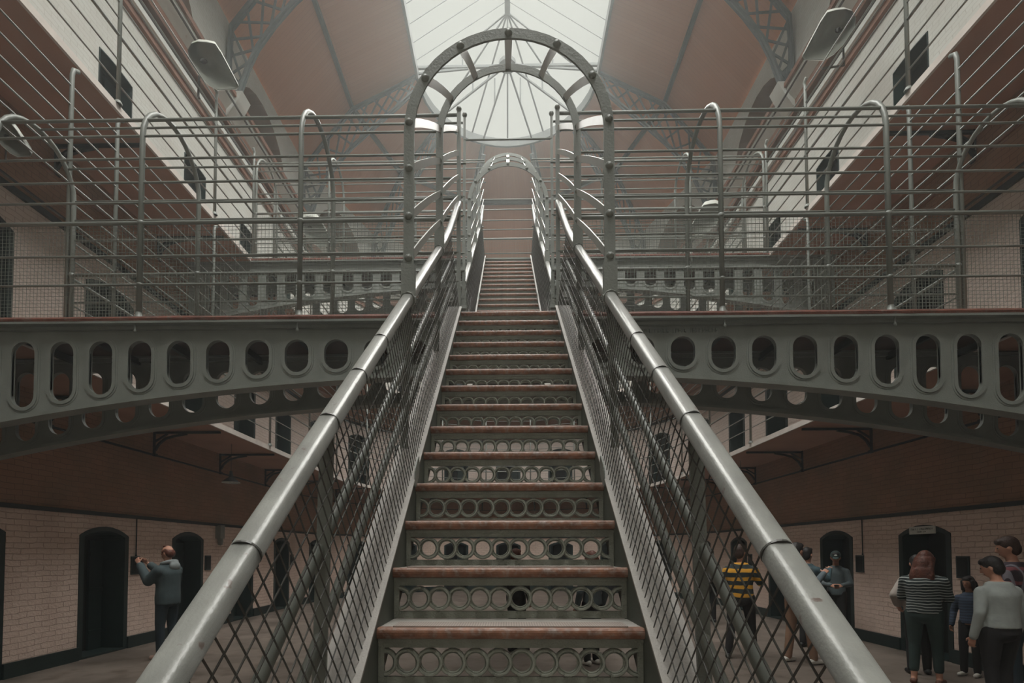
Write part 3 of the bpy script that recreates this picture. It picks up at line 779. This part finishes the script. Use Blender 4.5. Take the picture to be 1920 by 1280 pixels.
# tall gate posts where the stairs pass through the bridge railing
for s in (-1, 1):
    nm = 'left' if s < 0 else 'right'
    t = thing('gate_post', 'slim tall iron post %s of the upper stair foot, on the bridge' % nm, 'post', (s * .525, BB, 3.966), group='posts at the stair openings')
    b = MB(); b.prism([(-.02, -.008, 0), (.02, -.008, 0), (s * -.012 + .014, -.008, 2.85), (s * -.012 - .014, -.008, 2.85)], (0, .016, 0)); b.build('shaft', iron, t)
    b = MB(); b.sphere((-s * .012, 0, 2.86), .03, 10); b.build('cap', iron, t, True)
    b = MB(); b.box(-.04, .04, -.03, .03, .52, .56); b.build('collar', iron, t)
    t = thing('gate_post', 'slim iron post %s of the lower stair head, on the bridge front' % nm, 'post', (s * .49, BF, 3.966), group='posts at the stair openings')
    b = MB(); b.box(-.02, .02, -.008, .008, 0, 2.08); b.build('shaft', iron, t)
    b = MB(); b.sphere((0, 0, 2.1), .028, 10); b.build('cap', iron, t, True)
t = thing('overhead_tie_bar', 'thin bar tying the two tall posts above the upper stair foot', 'bar', (0, BB, 6.52))
b = MB(); b.tube([(-.52, 0, 0), (.52, 0, 0)], .011, 6); b.build('bar', iront, t, True)

# ---------------------------------------------------------------- brackets, lamps, fittings
def bracket_mesh():
    m = MB(); m.box(-.02, .02, -.03, 0, -.44, 0); m.box(-.02, .02, -1.25, 0, -.05, -.01)
    pts = [(0, -.03, -.36), (0, -.1, -.24), (0, -.22, -.14), (0, -.4, -.09), (0, -.62, -.055)]
    for a, b_ in zip(pts[:-1], pts[1:]): m.bar(a, b_, .045, .035, (1, 0, 0))
    m.bar((0, -.02, -.2), (0, -.26, -.05), .03, .03, (1, 0, 0)); m.box(-.035, .035, -.06, 0, -.47, -.42)
    return m.mesh('gallery_bracket', black)
BM = bracket_mesh()
for lv, zf in ((0, G1 - .09), (1, G2 - .09)):
    for s in (-1, 1):
        for k, y in enumerate([CD + PER / 2 + PER * j for j in range(-2, 4)]):
            link('gallery_bracket', BM, None, (s * XW, y, zf), pi / 2 if s < 0 else -pi / 2,
                 'black iron bracket under the %s %s gallery, %s along from the viewer' % ('left' if s < 0 else 'right', ('lower', 'upper')[lv], ORD[k]), 'bracket', 'brackets under the galleries')
    for k in range(1, 9):
        a = radians(20 * k); link('gallery_bracket', BM, None, (-XW * cos(a) * .995, YC + XW * sin(a) * .995, zf), pi / 2 - a,
             'black iron bracket under the rounded end of the %s gallery, %s from the left' % (('lower', 'upper')[lv], ORD[k - 1].replace('nearest', 'first')), 'bracket', 'brackets under the galleries')
def pendant(x, y, z, ztop, label):
    t = thing('pendant_lamp', label, 'lamp', (x, y, z), group='enamel pendant lamps')
    b = MB(); b.lathe([(.045, .10), (.06, .09), (.12, .05), (.17, .0), (.175, -.012)], n=24); b.lathe([(.0, .1), (.045, .10)], n=24); b.build('lamp_shade', black, t, True)
    b = MB(); b.lathe([(.17, -.012), (.165, -.004), (.115, .044), (.05, .08)], n=24); b.lathe([(.164, -.01), (.178, -.014), (.178, -.004)], n=24); b.build('shade_lining', enamel, t, True)
    b = MB(); b.lathe([(.0, .24), (.03, .23), (.038, .12), (.05, .1)], n=14); b.build('lamp_holder', black, t, True)
    b = MB(); b.sphere((0, 0, .02), .035, 10); b.build('bulb', enamel, t, True)
    b = MB(); b.tube([(0, 0, .22), (0, 0, ztop - z)], .006, 6); b.build('cord', black, t)
pendant(-5.75, 10.95, 3.1, 3.9, 'dark enamel pendant lamp with white underside hanging under the left lower gallery')
pendant(5.75, 13.3, 3.1, 3.9, 'dark enamel pendant lamp with white underside hanging under the right lower gallery')
def floodlight(x, y, z, s, label, sc=1.0):
    """hooded reflector: D-shaped mouth towards the hall, rounded white back above and behind"""
    t = thing('hooded_floodlight', label, 'lamp', (x, y, z), 0, group='hooded gallery floodlights'); t.scale = (sc, sc, sc)
    px = [(357, 112), (358, 98), (366, 89), (378, 86), (395, 87), (411, 90), (420, 103), (432, 126), (445, 152), (440, 157), (425, 157), (405, 158), (388, 150), (370, 133)]
    out = [(-s * (p[0] - 400) * .0094 * (-1 if s > 0 else -1) * (1 if s < 0 else 1), (122 - p[1]) * .0094) for p in px]
    out = [(((p[0] - 400) * .0094) * (1 if s < 0 else -1), (122 - p[1]) * .0094) for p in px]
    cx, cz = (-.18 if s < 0 else .18), .12; dr = V3(((-.08 if s < 0 else .08), .22, .34))
    def shell(f0, mt, nm, zoff):
        m = MB(); rings = []
        for f, k in ((1, 0), (.97, .25), (.86, .55), (.66, .85), (.35, 1.0)):
            f *= f0; rings.append([V3((cx + (u - cx) * f, zoff + v * -.35, cz + (v - cz) * f)) + dr * (k * f0) for u, v in out])
        n = len(out); m.add([p for r in rings for p in r], [(i * n + k, i * n + (k + 1) % n, (i + 1) * n + (k + 1) % n, (i + 1) * n + k) for i in range(4) for k in range(n)] + [tuple(4 * n + k for k in range(n))])
        return m.build(nm, mt, t, True)
    shell(1.0, enamel, 'hood', 0); shell(.955, enamelin, 'reflector_lining', 0)
    b = MB(); b.sphere((cx, .05, cz + .02), .045, 10, (1.4, 1, .8)); b.build('lamp_bulb', dark, t, True)
    b = MB(); q = V3((cx, 0, cz)) + dr; b.tube([q, q + V3((-.12 if s < 0 else .12, .05, .05)), q + V3((-.14 if s < 0 else .14, .05, -.75)), q + V3((-.12 if s < 0 else -.25, .05, -.8))], .02, 8); b.build('mounting_arm', pipe, t)
    return t
floodlight(-5.17, 9.0, 10.15, -1, 'large grey hooded floodlight on the left upper gallery rail, high up')
floodlight(5.53, 9.0, 10.50, 1, 'large grey hooded floodlight on the right upper gallery rail, high up')
floodlight(-5.0, 13.6, 10.0, -1, 'smaller-looking hooded floodlight farther along the left upper gallery')
floodlight(5.1, 13.6, 10.2, 1, 'smaller-looking hooded floodlight farther along the right upper gallery')
floodlight(-5.42, 5.6, 6.15, -1, 'pale hooded lamp at the left edge by the first gallery railing', .45)
# wall fittings by the ground floor cells
def hatch(x, y, s, rz, label):
    t = thing('wall_hatch', label, 'wall box', (x, y, 1.42), rz, group='small dark hatches beside the cell doors')
    b = MB(); b.box(-.11, .11, -.02, .012, -.16, .16); b.build('frame', green, t)
    b = MB(); b.box(-.085, .085, -.026, -.018, -.135, .135); b.build('hatch_plate', void, t)
for k in range(-1, 4):
    yy = D0 + DW + .17 + k * PER
    if k >= 0: hatch(-XW, yy, -1, pi / 2, 'small dark hatch on the left wall beyond the %s cell doorway' % ORD[k + 1])
    hatch(XW, D0 - .2 + k * PER, 1, -pi / 2, 'small dark hatch on the right wall before the %s cell doorway' % ORD[k + 1])
def conduit(x, y, s, label):
    t = thing('wall_conduit', label, 'pipe', (x, y, 1.6))
    b = MB(); b.tube([(-s * .02, 0, 0), (-s * .02, 0, .64)], .01, 6); b.sphere((-s * .02, 0, 0), .018, 8); b.build('pipe', green, t, True)
conduit(-XW, D0 + DW + .17, -1, 'thin vertical conduit above the hatch beside the first left cell doorway')
conduit(XW, D0 + PER - .3, 1, 'thin vertical conduit above the hatch between the right cell doorways')
t = thing('alarm_box', 'small grey-green alarm box high on the left wall by the second doorway', 'wall box', (-XW, 12.0, 2.1))
b = MB(); b.box(0, .12, -.09, .09, -.14, .16); b.build('housing', iron, t)
b = MB(); b.lathe([(0, -.3), (.05, -.28), (.06, -.2), (.06, -.14)], (.07, 0, 0), 12); b.build('sounder', iron, t, True)
t = thing('notice_plate', 'white notice plate fixed over the right-hand cell doorway', 'sign', (XW - .03, 8.6, 1.985), -pi / 2)
b = MB(); b.box(-.26, .26, -.02, .0, -.06, .06); b.build('plate', enamel, t)
b = MB(); rnd = random.Random(5)
for row, (x0, x1) in ((.018, (-.22, .22)), (-.025, (-.09, .09))):
    x = x0
    while x < x1:
        wd = rnd.uniform(.008, .016)
        if rnd.random() > .14:
            h = .016 if row > 0 else .010; b.box(x, x + .004, -.022, -.019, row - h, row + h); b.box(x, x + wd, -.022, -.019, row + rnd.choice((-1, 0, 1)) * h * .8, row + rnd.choice((-1, 0, 1)) * h * .8 + .004)
        x += wd + .007
b.build('lettering', black, t)

# thin haze volume added to lift the blacks and give the skylight glow
def haze(dens):
    m = bpy.data.materials.new('added_glow_haze'); m.use_nodes = True; nt = m.node_tree; N = nt.nodes; N.clear()
    o = N.new('ShaderNodeOutputMaterial'); v = N.new('ShaderNodeVolumeScatter'); v.inputs['Density'].default_value = dens; v.inputs['Anisotropy'].default_value = .55
    v.inputs['Color'].default_value = (.93, .96, .93, 1); nt.links.new(v.outputs[0], o.inputs['Volume'])
    b = MB(); b.box(-XW - .2, XW + .2, Y0 - .1, YC + XW + .2, .01, 19.3); b.build('haze', m, kind='stuff', label='thin pale haze added for the glow under the skylight', cat='haze')
haze(.006)
#PEOPLE
# ---------------------------------------------------------------- people
skin = mat('skin', srgb(186, 138, 116), .55, var=.06, scale=8)
skinT = mat('tan_skin', srgb(158, 112, 90), .55, var=.06, scale=8)
eyem = mat('dark_eye', srgb(30, 24, 22), .3, var=0); lipm = mat('lips', srgb(140, 82, 74), .5, var=0)
def fabric(name, c, bump=.25): return mat(name, c, .85, var=.14, scale=7, bump=bump, bscale=22)
def striped(name, c1, c2, per, duty, plaid=None, off=0):
    m = fabric(name, c1); nt = m.node_tree; N = nt.nodes; L = nt.links; b = N['Principled BSDF']
    tc = N.new('ShaderNodeTexCoord'); nz = N.new('ShaderNodeTexNoise'); nz.inputs['Scale'].default_value = 5; L.new(tc.outputs['Object'], nz.inputs['Vector'])
    va = N.new('ShaderNodeVectorMath'); va.operation = 'MULTIPLY_ADD'; L.new(nz.outputs['Color'], va.inputs[0]); va.inputs[1].default_value = (.03, .03, .05); L.new(tc.outputs['Object'], va.inputs[2])
    sx = N.new('ShaderNodeSeparateXYZ'); L.new(va.outputs[0], sx.inputs[0]); old = b.inputs['Base Color'].links[0].from_socket
    def band(sock, col, per, duty, base):
        a = N.new('ShaderNodeMath'); a.operation = 'MULTIPLY_ADD'; a.inputs[1].default_value = 1 / per; a.inputs[2].default_value = off + 20; L.new(sock, a.inputs[0])
        f = N.new('ShaderNodeMath'); f.operation = 'FRACT'; L.new(a.outputs[0], f.inputs[0])
        l = N.new('ShaderNodeMath'); l.operation = 'LESS_THAN'; l.inputs[1].default_value = duty; L.new(f.outputs[0], l.inputs[0])
        x = N.new('ShaderNodeMixRGB'); L.new(l.outputs[0], x.inputs[0]); L.new(base, x.inputs[1]); x.inputs[2].default_value = col; return x.outputs[0]
    o = band(sx.outputs[2], c2, per, duty, old)
    if plaid: o = band(sx.outputs[0], plaid, per * .9, duty * .6, o)
    L.new(o, b.inputs['Base Color']); return m
def ecaps(m, a, b, r0, r1, n=12):
    a, b = V3(a), V3(b); d = b - a; L_ = d.length
    if L_ < 1e-5: m.sphere(a, r0, n); return
    m.tube([a + d * t for t in (0, .25, .5, .75, 1)], [r0 + (r1 - r0) * t for t in (0, .25, .5, .75, 1)], n); m.sphere(a, r0, n); m.sphere(b, r1, n)
def remeshed(m, name, vox, material, parent, smooth_it=3):
    me = m.mesh('tmp', material); o = bpy.data.objects.new('tmp', me); COL.objects.link(o)
    r = o.modifiers.new('r', 'REMESH'); r.mode = 'VOXEL'; r.voxel_size = vox
    s = o.modifiers.new('s', 'SMOOTH'); s.factor = .5; s.iterations = smooth_it
    dg = bpy.context.evaluated_depsgraph_get(); dg.update()
    nm = bpy.data.meshes.new_from_object(o.evaluated_get(dg)); bpy.data.objects.remove(o); bpy.data.meshes.remove(me)
    nm.materials.clear(); nm.materials.append(material); nm.polygons.foreach_set('use_smooth', [True] * len(nm.polygons)); nm.name = name
    return link(name, nm, parent)
def hand(m, w, el, palm_n, curl=.6, side=1):
    """palm and five bent fingers continuing from the wrist w away from the elbow el"""
    d = (V3(w) - V3(el)).normalized(); n = V3(palm_n) - d * V3(palm_n).dot(d); n.normalize(); s = d.cross(n).normalized() * side
    w = V3(w); c = w + d * .045
    for k in (-1, -.33, .33, 1): ecaps(m, w + d * .012 + s * (.016 * k), w + d * .085 + s * (.026 * k), .014, .0125, 8)
    for k, L_ in zip((-1.5, -.5, .5, 1.5), (.058, .074, .078, .068)):
        p = w + d * .088 + s * (.0185 * k); q = p + (d * cos(curl * .6) + n * sin(curl * .6)) * L_ * .5; e = q + (d * cos(curl * 1.7) + n * sin(curl * 1.7)) * L_ * .5
        ecaps(m, p, q, .0095, .009, 8); ecaps(m, q, e, .009, .0078, 8)
    p = w + d * .03 + s * .03; q = p + (d * .6 + s * .7 + n * .35).normalized() * .042; e = q + (d * .85 + s * .15 + n * .5).normalized() * .035
    ecaps(m, p, q, .0125, .0105, 8); ecaps(m, q, e, .0105, .009, 8)
def person(label, loc, face, H, L, R, feet=((-.1, 0), (.1, .04)), bw=1.0, hair=('short', None), top=None, topz=.92, legs=None, shoe=None, sk=None,
           head=(0, 0), sleeve=1.0, cuff=.09, lean=0, extra=None, knee=None, loose=.016):
    """face: heading in degrees, 0 = +Y, anticlockwise. L, R = (elbow, wrist) in a 1.75 m body's own frame"""
    t = thing('person', label, 'person', (loc[0], loc[1], 0), radians(face)); t.scale = (H / 1.75,) * 3; sk = sk or skin
    body, sh, tr = MB(), MB(), MB(); ly = lambda z: lean * max(0, z - .95)
    # legs
    for i, s in enumerate((-1, 1)):
        fx, fy = feet[i]; hip = V3((s * .088 * bw, 0, .93)); an = V3((fx, fy, .085)); kn = (hip + an) / 2 + V3((0, .025, .03))
        if knee: kn += V3(knee[i])
        ecaps(body, hip, kn, .082 * bw, .055); ecaps(body, kn, an, .054, .036)
        toe = an + V3((s * .02, .12, -.05)); heel = an + V3((0, -.045, -.045)); ecaps(body, heel, toe, .034, .03); ecaps(body, an, heel, .034, .034)
        ecaps(tr, hip, kn, .096 * bw, .072); c = an + (kn - an) * ((cuff - .085) / (kn.z - an.z)); ecaps(tr, kn, c, .07, .056)
        S_ = MB(); ecaps(S_, heel + V3((0, -.004, .005)), toe + V3((0, .01, 0)), .041, .036); ecaps(S_, heel, an + V3((0, 0, -.03)), .04, .038)
        f0 = S_.v; S_.v = [(x, y, max(z, .004)) for x, y, z in f0]
        o = remeshed(S_, 'shoe', .011, shoe, t, 2)
    for m, g in ((body, 0), (tr, .012)):
        m.sphere((0, -.01, .97), 1, 16, ((.15 + g) * bw, (.105 + g) * bw, .12 + g)); m.sphere((0, -.02, .9), 1, 14, ((.14 + g) * bw, (.1 + g) * bw, .1))
    m = body
    for m, g in ((body, 0), (sh, loose)):
        sec = [(.86, .152, .104), (.95, .155, .108), (1.03, .147, .104), (1.12, .142, .102), (1.22, .152, .106), (1.32, .168, .110), (1.36, .150, .102), (1.405, .112, .086), (1.455, .09, .068), (1.47, .06, .055)]
        lo = topz if g else .9
        sec = [(lo, *[q for q in sec if q[0] >= lo - .06][0][1:])] + [q for q in sec if q[0] > lo + .01]
        n = 20; vs = [((a + g) * bw * cos(2 * pi * k / n), ly(z) - .008 + (b_ + g) * bw * sin(2 * pi * k / n), z) for z, a, b_ in sec for k in range(n)]
        m.add(vs, [(i * n + k, i * n + (k + 1) % n, (i + 1) * n + (k + 1) % n, (i + 1) * n + k) for i in range(len(sec) - 1) for k in range(n)] + [tuple(range(n))[::-1], tuple((len(sec) - 1) * n + k for k in range(n))])
        ecaps(m, (-.14 * bw, ly(1.38), 1.352), (.0, ly(1.39), 1.41), .055 + g, .05 + g); ecaps(m, (.14 * bw, ly(1.38), 1.352), (.0, ly(1.39), 1.41), .055 + g, .05 + g)
    nb_ = V3((0, ly(1.45), 1.44)); hc = V3((0, ly(1.62) + .02 + .0, 1.635)); yaw, pit = radians(head[0]), radians(head[1])
    RM_ = Matrix.Rotation(yaw, 3, 'Z') @ Matrix.Rotation(pit, 3, 'X'); hp = lambda *p: nb_ + V3((0, .01, .07)) + RM_ @ V3((p[0], p[1], p[2] - .07)) 
    ecaps(body, nb_, hp(0, .005, .12), .056, .05)
    def blob(m, c, r, n=12):
        vs0 = len(m.v); m.sphere((0, 0, 0), 1, n, r)
        for i in range(vs0, len(m.v)): q = V3(m.v[i]); m.v[i] = tuple(hp(q.x + c[0], q.y + c[1], q.z + c[2]))
    blob(body, (0, .0, .20), (.076, .094, .105), 16); blob(body, (0, .035, .145), (.052, .055, .058), 14)
    blob(body, (0, .1, .175), (.012, .02, .02)); blob(body, (0, .094, .195), (.009, .012, .03))
    for s in (-1, 1): blob(body, (s * .078, -.005, .178), (.012, .02, .03))
    for (el, wr), s in ((L, -1), (R, 1)):
        shd = V3((s * .172 * bw, ly(1.4), 1.352)); el = V3(el); wr = V3(wr)
        ecaps(body, shd, el, .05, .04); ecaps(body, el, wr, .039, .026)
        hand(body, wr, el, (-s * .6, .6, -.3) if abs(wr.z - el.z) < .2 else (-s, .3, 0), .8, side=s)
        ecaps(sh, shd, el, .052 + loose, .042 + loose)
        if sleeve > 0: ecaps(sh, el, el + (wr - el) * sleeve, .041 + loose, (.027 if sleeve > .8 else .035) + loose)
    remeshed(body, 'body', .0095, sk, t, 2)
    if legs: remeshed(tr, 'trousers', .014, legs, t, 3)
    if top: remeshed(sh, 'shirt' if not extra or 'top' not in extra else extra['top'], .014, top, t, 3)
    for s in (-1, 1):
        e = MB(); blob(e, (s * .03, .0865, .205), (.012, .008, .007), 8); e.build('eye', eyem, t, True)
    e = MB(); blob(e, (0, .089, .132), (.022, .006, .006), 8); e.build('mouth', lipm, t, True)
    kind, hm = hair
    if hm:
        h = MB()
        if kind != 'bald':
            blob(h, (0, -.016, .222), (.086, .098, .1), 16); blob(h, (0, -.045, .17), (.08, .068, .085), 14); blob(h, (0, .045, .27), (.066, .05, .04), 12)
        else:
            blob(h, (0, -.05, .185), (.083, .06, .07), 14)
            for s in (-1, 1): blob(h, (s * .06, -.01, .205), (.024, .06, .05), 12)
            blob(h, (0, .03, .29), (.05, .05, .02), 12)
        if kind == 'long':
            blob(h, (0, -.06, .13), (.098, .062, .14), 14); h.sphere(nb_ + V3((0, -.085, -.04)), 1, 14, (.125, .045, .15))
            for s in (-1, -.4, .4, 1):
                a = hp(s * .07, -.04, .19); b = nb_ + V3((s * .095, -.075, -.02)); c = nb_ + V3((s * .1, -.085, -.17)); ecaps(h, a, b, .04, .042); ecaps(h, b, c, .042, .028)
            for s in (-1, 1): ecaps(h, hp(s * .078, .02, .22), hp(s * .085, .02, .08), .03, .028)
        remeshed(h, 'hair', .009, hm, t, 2)
    if extra and 'hood' in extra:
        h = MB(); pts = [(.115 * cos(a), ly(1.45) - .02 + .085 * sin(a), 1.475 - .03 * sin(a)) for a in [2 * pi * k / 14 for k in range(15)]]
        h.tube(pts, .032, 8, False); h.sphere((0, -.12, 1.43), 1, 12, (.11, .045, .07)); remeshed(h, 'hood', .011, extra['hood'], t, 3)
    if extra and 'cap' in extra:
        h = MB(); blob(h, (0, -.005, .235), (.09, .105, .085), 16); blob(h, (0, .115, .215), (.06, .06, .012), 14); remeshed(h, 'cap', .008, extra['cap'], t, 2)
        h = MB(); blob(h, (0, .093, .262), (.03, .012, .014), 8); h.build('cap_badge', enamel, t, True)
    if extra and 'pack' in extra:
        h = MB(); h.sphere((0, -.2, 1.18), 1, 16, (.15, .1, .22)); remeshed(h, 'shoulder_bag', .012, extra['pack'], t, 3)
    return t
hBrown = mat('brown_hair', srgb(58, 40, 32), .6, var=.3, scale=40, bump=.5, bscale=80); hRed = mat('reddish_brown_hair', srgb(92, 52, 40), .55, var=.35, scale=30, bump=.5, bscale=70)
hBlack = mat('black_hair', srgb(30, 26, 25), .55, var=.3, scale=40, bump=.5, bscale=80)
fSlate = fabric('slate_jacket', srgb(62, 74, 76)); fHood = fabric('pale_hood_lining', srgb(128, 134, 134)); fJean = fabric('dark_jeans', srgb(40, 52, 60)); fBlack = fabric('black_cloth', srgb(32, 30, 31))
fTan = fabric('tan_trousers', srgb(142, 112, 92)); fDenim = fabric('faded_denim_shirt', srgb(92, 104, 110)); fTeal = fabric('dark_teal_shirt', srgb(58, 78, 84)); fGreyS = fabric('heather_grey_top', srgb(150, 156, 152), .4)
fBeige = fabric('pale_beige_top', srgb(168, 158, 150)); fGreen = fabric('dark_green_jeans', srgb(50, 66, 64)); fGreyB = fabric('grey_shirt', srgb(78, 88, 90))
fRugby = striped('rugby_stripes', srgb(42, 52, 54), srgb(206, 150, 48), .125, .45, off=.25); fBret = striped('white_striped_dark_top', srgb(40, 50, 50), srgb(170, 176, 172), .036, .3)
fPlaid = striped('red_plaid', srgb(56, 46, 54), srgb(124, 70, 76), .14, .25, srgb(120, 116, 124)); fKid = striped('blue_striped_jumper', srgb(44, 54, 70), srgb(62, 74, 92), .05, .5)
sBeige = mat('pale_pink_shoe', srgb(190, 160, 146), .6, var=.05); sBlack = mat('black_shoe', srgb(30, 30, 31), .5, var=.05); sWhite = mat('white_trainer', srgb(196, 192, 184), .6, var=.05); sBrown = mat('brown_shoe', srgb(104, 70, 58), .6, var=.05)
DN = lambda s: ((s * .25, -.03, 1.12), (s * .25, .06, .88))
person('balding man in slate hooded jacket raising a camera by the left doorway', (-5.32, 8.28), 82, 1.76, ((-.2, .16, 1.2), (-.1, .42, 1.47)), ((.24, .14, 1.19), (.07, .42, 1.47)),
       ((-.09, .03), (.1, -.05)), 1.08, ('bald', hRed), fSlate, .84, fJean, sBeige, extra={'hood': fHood, 'top': 'jacket'}, head=(0, 0), loose=.034, sleeve=.86)
person('person in yellow and navy hooped rugby shirt seen from behind through the right stair mesh', (3.62, 8.45), -32, 1.76, ((-.27, .0, 1.14), (-.16, .24, 1.16)), ((.27, .06, 1.16), (.14, .36, 1.24)),
       ((-.17, -.12), (.16, .1)), 1.12, ('short', hBrown), fRugby, .92, fBlack, sBlack, head=(-20, 0))
person('man in faded denim shirt and tan trousers standing behind the right handrail', (4.28, 8.05), -70, 1.78, ((-.24, .1, 1.14), (-.14, .36, 1.2)), ((.25, .02, 1.13), (.2, .28, 1.3)),
       ((-.14, -.05), (.15, .12)), 1.08, ('short', hBlack), fDenim, .93, fTan, sWhite, head=(0, 0))
person('dark-haired person in dark teal top just behind the man in tan trousers', (5.15, 9.35), -60, 1.72, ((-.26, .08, 1.14), (-.16, .32, 1.2)), ((.27, .12, 1.2), (.16, .4, 1.36)),
       bw=1.0, hair=('short', hBlack), top=fTeal, legs=fBlack, shoe=sBlack)
person('youth in green-black cap and grey shirt facing the viewer, looking down at a phone', (6.0, 9.95), 150, 1.66, ((-.23, .05, 1.12), (-.09, .28, 1.1)), ((.23, .05, 1.12), (.09, .28, 1.1)),
       ((-.08, 0), (.09, 0)), .95, ('short', hBlack), fGreyB, .9, fBlack, sBlack, sk=skinT, extra={'cap': fGreen}, head=(0, -18))
person('long-haired woman in white-striped dark top and dark green cropped jeans', (5.16, 6.78), -48, 1.66, ((-.25, .07, 1.13), (-.02, .28, 1.12)), ((.25, .07, 1.13), (.04, .32, 1.16)),
       ((-.12, -.02), (.13, .06)), 1.16, ('long', hRed), fBret, .93, fGreen, sBrown, head=(-18, -22), cuff=.2)
person('person in loose pale beige top standing beyond the woman in the striped top', (5.52, 7.35), -20, 1.6, ((-.3, -.06, 1.16), (-.22, .06, .98)), ((.26, .05, 1.12), (.12, .28, 1.1)),
       bw=1.0, hair=('short', hBlack), top=fBeige, legs=fBlack, shoe=sBlack, head=(0, -15), sleeve=.7, loose=.03)
person('dark-haired child in blue striped jumper standing right of the striped-top woman', (6.12, 7.25), 118, 1.32, DN(-1), DN(1), ((-.08, 0), (.09, .05)), .95, ('long', hBlack), fKid, .92, fBlack, sWhite, sk=skinT, head=(-8, -8))
person('boy in heather grey long-sleeved top and black trousers, back to the viewer', (4.97, 5.55), 8, 1.6, ((-.27, -.03, 1.13), (-.27, .05, .86)), ((.27, -.03, 1.13), (.27, .05, .86)),
       ((-.1, -.02), (.1, .03)), 1.24, ('short', hBlack), fGreyS, .96, fBlack, sBlack, head=(28, -20))
person('tall person in red and grey plaid shirt at the far right edge', (5.78, 6.25), 35, 1.82, DN(-1), DN(1), ((-.1, 0), (.1, .03)), 1.12, ('short', hBrown), fPlaid, .93, fJean, sBlack, head=(20, -16))
person('person in black clothes with a pale bag, far back behind the right stair mesh', (4.7, 12.6), 10, 1.72, DN(-1), DN(1), bw=1.0, hair=('short', hBlack), top=fBlack, legs=fBlack, shoe=sBlack, extra={'pack': fHood})
person('reddish-haired person in black clothes glimpsed through the stair risers', (.12, 8.9), -40, 1.7, ((-.26, .04, 1.13), (-.14, .28, 1.12)), DN(1), bw=1.05, hair=('short', hRed), top=fBlack, legs=fBlack, shoe=sBlack)
person('person in grey shirt and pale trainers glimpsed through the right end of the risers', (1.22, 7.9), 30, 1.66, DN(-1), DN(1), bw=1.0, hair=('long', hRed), top=fGreyB, legs=fBlack, shoe=sWhite)
# held things
t = thing('compact_camera', 'small black camera held up by the man in the slate jacket', 'camera', (-5.32, 8.28, 0), radians(82)); t.scale = (1.76 / 1.75,) * 3
b = MB(); b.box(-.07, .07, .50, .535, 1.46, 1.545); b.build('camera_body', sBlack, t)
b = MB(); b.tube([(0, .53, 1.5), (0, .575, 1.5)], .028, 14); b.build('lens', void, t, True)
t = thing('phone', 'dark phone held low by the youth in the cap', 'phone', (6.0, 9.95, 0), radians(150)); t.scale = (1.66 / 1.75,) * 3
b = MB(); b.box(-.04, .04, .33, .42, 1.10, 1.112); b.build('case', sBlack, t)
b = MB(); b.box(-.034, .034, .336, .414, 1.112, 1.115); b.build('screen', void, t)
